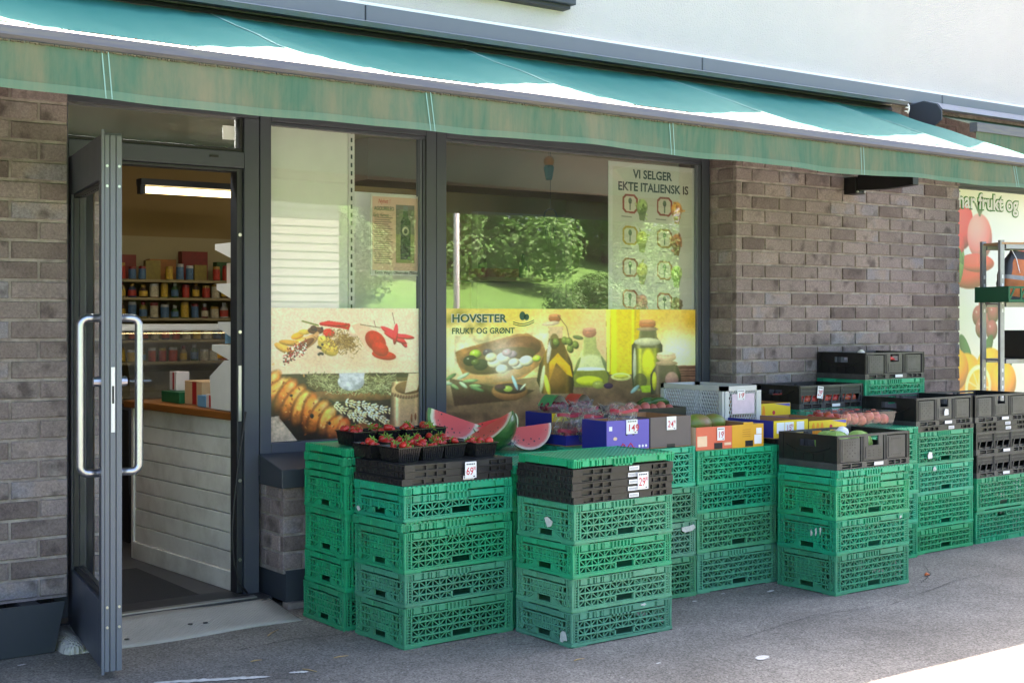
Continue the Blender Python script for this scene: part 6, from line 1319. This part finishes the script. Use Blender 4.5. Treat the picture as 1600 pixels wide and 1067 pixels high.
# pale mesh crate
mc = thing('mesh_crate', 'pale grey plastic crate with diamond mesh walls', 'crate', (5.62, 5.76, ZS4 + .03)); gp = mat('pale_grey_plastic', (.52, .53, .54), .4, .06, 10); Wm, Dm, Hm = .15, .26, .245
def mesh_wall(L, nm, rot, off):
    mb = MB(); mb.box(-L, L, -.006, .006, 0, .03); mb.box(-L, L, -.008, .008, Hm - .028, Hm)
    for s in (-1, 1): mb.box(*sorted((s*L, s*(L - .028))), -.008, .008, 0, Hm)
    n = int(2*L/.02)
    for k in range(-8, n + 8):
        for sg in (1, -1):
            xa, xb = -L + k*.02, -L + k*.02 + sg*.09; za, zb = .03, Hm - .028
            t0, t1 = 0., 1.
            for lim in (-L + .028, L - .028):
                pass
            f0, f1 = xa, xb; ts = [0., 1.]
            lo, hi = -L + .026, L - .026
            if f0 == f1: continue
            ta, tb = sorted(((lo - f0)/(f1 - f0), (hi - f0)/(f1 - f0))); ta, tb = max(0, ta), min(1, tb)
            if tb - ta < .02: continue
            P = lambda t: (f0 + (f1 - f0)*t, 0, za + (zb - za)*t); mb.bar(P(ta), P(tb), .0035, .005, (0, 1, 0))
    o = mb.build(nm, gp, mc); o.rotation_euler = (0, 0, rot); o.location = off
mesh_wall(Wm - .0095, 'short_side', 0, (0, -Dm + .001, 0)); mesh_wall(Wm - .0095, 'short_side', 0, (0, Dm - .001, 0)); mesh_wall(Dm, 'long_side', R(90), (-Wm, 0, 0)); mesh_wall(Dm, 'long_side', R(90), (Wm, 0, 0)); MB().box(-Wm + .01, Wm - .01, -Dm + .01, Dm - .01, .002, .006).build('base', gp, mc)
MB().box(-.09, .09, -Dm - .011, -Dm - .009, .085, .20).build('paper_label', mat('pink_paper', (.66, .52, .62), .6, .12, 30), mc); tag_card('price tag reading 19 on the pale mesh crate', 5.60, 5.487, ZS4 + .03 + .165, .072, .066, '19', '90', True)
stack_fill = mat('dark_greens', (.05, .10, .03), .7, .4, 20)
# nectarines in film
nt_ = thing('nectarine_pack', 'clear wrapped tray of red and yellow nectarines', 'pack', (6.36, 5.36, ZS6C + .001)); mb = MB(); r = lambda z, k: [(-.25*k, -.17*k, z), (.25*k, -.17*k, z), (.25*k, .17*k, z), (-.25*k, .17*k, z)]; mb.add(r(0, .92) + r(.095, 1.0), [(3,2,1,0), (0,1,5,4), (1,2,6,5), (2,3,7,6), (3,0,4,7)]); mb.add(r(.097, .985), [(0,1,2,3)]); mb.build('film_tray', mat('pink_clear_plastic', (.5, .2, .22), .2, .1, 10), nt_).active_material = MT['wrap']
nm_ = mat('nectarine_skin', (.38, .03, .03), .3, .3, 10, dirt=(.60, .30, .05), damt=.45, dscale=12); nec_me = MB().ball((0, 0, 0), .034, 12, 9).mesh('nectarine', nm_, True)
for k in range(28): tag(link('nectarine', nec_me, None, (6.36 - .205 + (k % 7)*.068, 5.36 - .11 + (k // 7)*.07, ZS6C + .045 + .012*((k*5) % 3)), (k, k*2, k*3)), 'red and yellow nectarine in the clear wrapped tray', 'nectarine', 'nectarines in the wrapped tray')
# black crates with produce
bc = black_crate((5.442 + .305, 4.652 + .205, ZS6 + .001), .013, 'open black crate holding cabbages, in front of the yellow cartons', .178)
cab = mat('cabbage_leaf', (.26, .40, .09), .5, .3, 8, .3, 20); zc = ZS6 + .05
for x, y, s, lab in ((5.62, 4.80, 1.0, 'pale green cabbage at the handle end of the black crate'), (5.80, 4.80, .95, 'pale green cabbage in the middle of the black crate'), (5.72, 4.95, .9, 'pale green cabbage at the back of the black crate'), (5.94, 4.92, .85, 'pale green cabbage at the far end of the black crate')):
    mb = MB(); mb.ball((0, 0, 0), .075*s, 18, 12, (1, 1, .92))
    for j in range(5): a0 = j*1.25; mb.tube([(.076*s*math.cos(a0)*math.sin(q*.3), .076*s*math.sin(a0)*math.sin(q*.3), .07*s*math.cos(q*.3)) for q in range(1, 9)], [.001, .004, .005, .005, .006, .006, .005, .003], 5)
    tag(mb.build('cabbage', cab, None, True, (x, y, zc + .07*s)), lab, 'cabbage')
cp = thing('white_cup', 'white plastic cup lying upside down in the black cabbage crate', 'cup', (5.70, 4.86, zc + .085)); cp.rotation_euler = (R(20), R(25), 0); MB().lathe([(.038, 0), (.036, .035), (.030, .062), (.016, .074), (.001, .076)], 16).build('cup', mat('white_cup_plastic', (.75, .75, .8), .35, .03), cp, True)
bred = black_crate((6.57, 5.85, ZS6D + .001), .0, 'open black crate of red fruit in front of the brick wall', .145, True); tag_card('price tag reading 29 on the black crate of red fruit', 6.45, 5.645, ZS6D + .065, .062, .085, '29', '90', True, 0, .12)
for k in range(30): tag(link('nectarine', nec_me, None, (6.57 - .24 + (k % 10)*.053, 5.70 + (k // 10)*.1, ZS6D + .055), (k, k, k)), 'red fruit inside the slotted black crate by the wall', 'fruit', 'red fruit in the slotted crate')
bhi = black_crate((7.18, 5.845, ZS9 + .001), .0, 'highest open black crate against the brick wall', .172)
tag(MB().ball((0, 0, 0), .035, 10, 8, (1, .8, 1.2)).build('garlic_bulb', mat('garlic', (.6, .58, .5), .6), None, True, (6.98, 5.76, ZS9 + .15)), 'pale bulb peeping over the edge of the highest black crate', 'bulb')
tag(MB().tube([(0, 0, 0), (.03, 0, .01), (.07, 0, .0)], [.012, .014, .004], 8).build('red_pepper', straw_m, None, True, (7.13, 5.665, ZS9 + .125)), 'red pepper showing in the hand hole of the highest black crate', 'pepper')
tag_card('price tag on the black crate beside the steel rack', 6.77 + .30, 5.17 + .008, ZS7 - .105, .075, .072, '49', '90', True, .035) if False else None
for (nm, x, y, z, lab) in (('paper_tag', 7.075, 5.176, ZS7 - .115, 'small torn paper tag on the black crate second from the rack'), ('paper_tag', 6.90, 5.165, .58, 'small white paper scrap on the green stack second from the rack')):
    tag(MB().add([(-.028, -.003, 0), (.03, -.003, .006), (.026, -.003, .062), (-.012, -.003, .07), (-.03, -.003, .04), (-.028, -.0015, 0), (.03, -.0015, .006), (.026, -.0015, .062), (-.012, -.0015, .07), (-.03, -.0015, .04)], [(0,1,2,3,4), (9,8,7,6,5)]).build(nm, MT['label'], None, False, (x, y, z)), lab, 'paper').scale = (.7, 1, .6)

# ------------------------------------------------------------------ steel rack
rk = thing('steel_rack', 'dark slotted steel rack in front of the fruit picture', 'rack', (8.31, 5.66, 0), R(-22)); rm = mat('galvanised_steel', (.34, .35, .37), .4, .2, 8, metal=.5)
for x in (.03, 1.03):
    for y in (.0, .22):
        mb = MB(); mb.box(x, x + .006, y, y + .03, 0, 1.99); mb.box(x + .006, x + .032, y, y + .005, 0, 1.99); o = mb.build('upright', rm, rk)
        q = MB()
        for k in range(18): q.box(x + .012, x + .024, y - .0008, y - .0002, .7 + k*.06, .725 + k*.06) if not 6 < k < 13 else None
        q.build('slot', MT['label'], o)['kind'] = 'stuff'
for z in (.55, 1.15, 1.55, 1.96):
    for y in (.0, .23): MB().box(.0755, 1.029, y, y + .03, z - .03, z).build('shelf_rail', rm, rk)
    if z < 1.9: MB().box(.05, 1.06, .031, .229, z - .012, z - .002).build('shelf_board', rm, rk)
MB().box(.04, 1.07, -.002, .26, 1.961, 1.975).build('top_board', mat('shelf_wood', alb((190, 150, 110), .8), .7), rk)
gt = thing('green_tray', 'dark green tray crate of charcoal bags on the steel rack', 'crate', (8.63, 5.62, 1.552), R(-22)); gtm = mat('dark_green_plastic', (.006, .10, .045), .4, .1)
for s in (-1, 1):
    mb = MB(); mb.box(-.3, .3, s*.2 - .006, s*.2 + .006, 0, .018); mb.box(-.3, .3, s*.2 - .006, s*.2 + .006, .095, .11)
    for k in range(7): mb.bar((-.29 + k*.085, s*.2, .018), (-.25 + k*.085, s*.2, .095), .012, .008, (0, 1, 0)); mb.box(-.3 + k*.097, -.288 + k*.097, s*.2 - .005, s*.2 + .005, .018, .095)
    mb.build('long_side', gtm, gt); MB().box(*sorted((s*.3, s*.291)), -.194, .194, 0, .11).build('short_side', gtm, gt)
MB().box(-.29, .29, -.194, .194, 0, .006).build('base', gtm, gt)
bagm = mat('charcoal_bag_paper', (.04, .042, .048), .45, .3, 10, .4, 14); borg = mat('bag_orange_print', (.42, .12, .03), .5, .35, 14); bgrey = mat('bag_grey_print', (.22, .23, .26), .5, .3, 20)
for i, (x, lean) in enumerate(((8.48, .10), (8.66, -.06), (8.82, .04))):
    t = thing('charcoal_bag', ['black and orange charcoal bag leaning at the rack post', 'black and orange charcoal bag in the middle of the tray', 'black and orange charcoal bag furthest along the tray'][i], 'bag', (x, 5.66 - (x - 8.48)*.4, 1.56)); t.rotation_euler = (0, lean, R(-22) + .1*i)
    mb = MB(); n, m = 16, 12; r = random.Random(i + 40)
    for j in range(m + 1):
        v = j/m; ww = .105*(1 - .45*max(0, v - .6)/.4); dd = .075*(1 - .85*max(0, v - .55)/.45) + .002
        for k in range(n): th = 2*math.pi*k/n; c_, s_ = math.cos(th), math.sin(th); e = .5; mb.v.append((ww*abs(c_)**e*(1 if c_ > 0 else -1) + r.uniform(-.006, .006) + .02*v*v, dd*abs(s_)**e*(1 if s_ > 0 else -1) + r.uniform(-.006, .006), .36*v))
    for j in range(m):
        for k in range(n): mb.f.append((j*n+k, j*n+(k+1) % n, (j+1)*n+(k+1) % n, (j+1)*n+k)); mb.m.append(1 if (8 <= k <= 14 and (1 <= j <= 4 or (6 <= j <= 9 and k > 10))) else (2 if (9 <= k <= 13 and j == 5) else 0))
    mb.build('sack', [bagm, borg, bgrey], t, True); MB().tube([(-.05, -.03, .36), (-.02, -.05, .30), (0, -.075, .2)], .003, 5).build('string', MT['label'], t)
lb = thing('black_box', 'perforated black crate on the lower shelf of the steel rack', 'crate', (8.80, 5.58, 1.152), R(-22)); MB().box(-.27, .27, -.18, -.172, 0, .2).build('front_panel', dk, lb); MB().box(-.27, .27, .172, .18, 0, .2).build('back_panel', dk, lb)
for s in (-1, 1): MB().box(*sorted((s*.27, s*.262)), -.172, .172, 0, .2).build('side_panel', dk, lb)
mb = MB(); 
for k in range(4): mb.box(-.16 + k*.03, -.142 + k*.03, -.1815, -.1802, .12, .135); mb.box(-.16 + k*.03, -.142 + k*.03, -.1815, -.1802, .14, .155)
for k in range(8): mb.box(-.24 + k*.06, -.23 + k*.06, -.1815, -.1802, .02, .028)
mb.build('perforation', MT['grey_ink'], lb)['kind'] = 'stuff'

# ------------------------------------------------------------------ marks and litter on the ground
paint_light_m = mat('worn_white_paint_and_light', (.62, .61, .58), .9, .25, 30, dirt=(.2, .2, .2), damt=.7, dscale=40)
def blotch(lab, x, y, L, w, rz, seed, m=paint_light_m, name='paint_light_mark', z=.004):
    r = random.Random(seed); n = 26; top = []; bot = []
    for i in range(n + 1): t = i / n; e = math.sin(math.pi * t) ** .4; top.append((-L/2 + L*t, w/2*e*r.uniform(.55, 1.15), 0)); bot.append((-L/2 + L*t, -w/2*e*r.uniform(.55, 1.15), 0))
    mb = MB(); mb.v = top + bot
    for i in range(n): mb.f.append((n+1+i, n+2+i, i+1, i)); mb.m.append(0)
    return tag(mb.build(name, m, None, False, (x, y, z)), lab, 'mark' if name == 'paint_light_mark' else 'scrap').__setattr__('rotation_euler', (0, 0, rz))
blotch('narrow streak of reflected light painted on the asphalt near the door', 2.17, 5.03, .46, .05, -.42, 1); blotch('short end of the painted light streak near the door', 2.50, 4.93, .08, .03, -.4, 2)  # reflected light by the door, drawn as flat white marks
blotch('small irregular white paint patch in the middle of the pavement', 4.20, 3.99, .085, .055, .35, 3); blotch('tiny white paint spot on the pavement', 3.78, 4.18, .03, .012, .2, 4)
twig_m = mat('dry_twig', (.36, .25, .13), .8, .2, 30)
for i, (x, y, L, rz, lab) in enumerate(((2.72, 5.62, .13, .75, 'dry straw coloured twig beside the ramp'), (2.44, 5.20, .05, .0, 'short dry twig on the pavement in front of the ramp'), (2.55, 4.93, .08, -1.2, 'thin brown twig near the painted light streak'), (2.76, 5.05, .07, .0, 'pale thin straw on the pavement'), (3.55, 4.42, .06, .1, 'thin straw in front of the plum crates'))):
    o = tag(MB().tube([(-L/2, 0, .003), (-L*.1, .003, .004), (L/2, -.002, .003)], [.0022, .003, .0012], 6).build('twig', twig_m, None, True, (x, y, .001)), lab, 'twig'); o.rotation_euler = (0, 0, rz)
tag(MB().tube([(-.018, 0, .008), (0, .004, .012), (.02, 0, .006)], [.005, .009, .003], 7).build('carrot_piece', mat('carrot', (.5, .11, .02), .6), None, True, (6.28, 4.72, .001)), 'small orange vegetable scrap on the pavement', 'scrap')
for i, (x, y, L, w, rz, lab) in enumerate(((5.25, 4.93, .07, .03, .3, 'torn pale paper scrap between the green stacks'), (3.03, 5.66, .07, .05, .3, 'torn white paper under the stack nearest the door'), (4.75, 4.98, .03, .02, 0, 'tiny pale scrap below the grey carton stack'), (5.0, 5.03, .03, .012, 0, 'tiny pale scrap below the orange carton stack'), (1.62, 5.70, .04, .02, .3, 'pale leaf scrap by the metal cover'))): blotch(lab, x, y, L, w, rz, 60 + i, mat('scrap_paper', (.5, .47, .46), .8, .15, 40), 'paper_scrap', .006)
r = random.Random(77); mb = MB()
for k in range(900):
    q = r.random()
    if q < .35: x, y = r.uniform(3.02, 3.7), 4.98 + abs(r.gauss(0, .05)) * -1 + .0
    elif q < .6: x, y = r.uniform(2.97, 3.05), r.uniform(5.35, 5.95)
    elif q < .8: x, y = r.uniform(4.3, 5.5), 5.08 - abs(r.gauss(0, .05))
    else: x, y = r.uniform(1.4, 4.5), r.uniform(4.2, 5.75)
    s = r.uniform(.0015, .0045); a = r.uniform(0, 6); mb.add([(x + s*math.cos(a + j*2.09)*(1 + .4*(j == 1)), y + s*math.sin(a + j*2.09), .0015) for j in range(3)] + [(x, y, .002 + s*.8)], [(0,1,3), (1,2,3), (2,0,3)])
tag(mb.build('gravel', mat('grit', (.2, .17, .14), .9, .5, 300)), 'loose grit and crumbs scattered along the stacks', 'grit', kind='stuff')
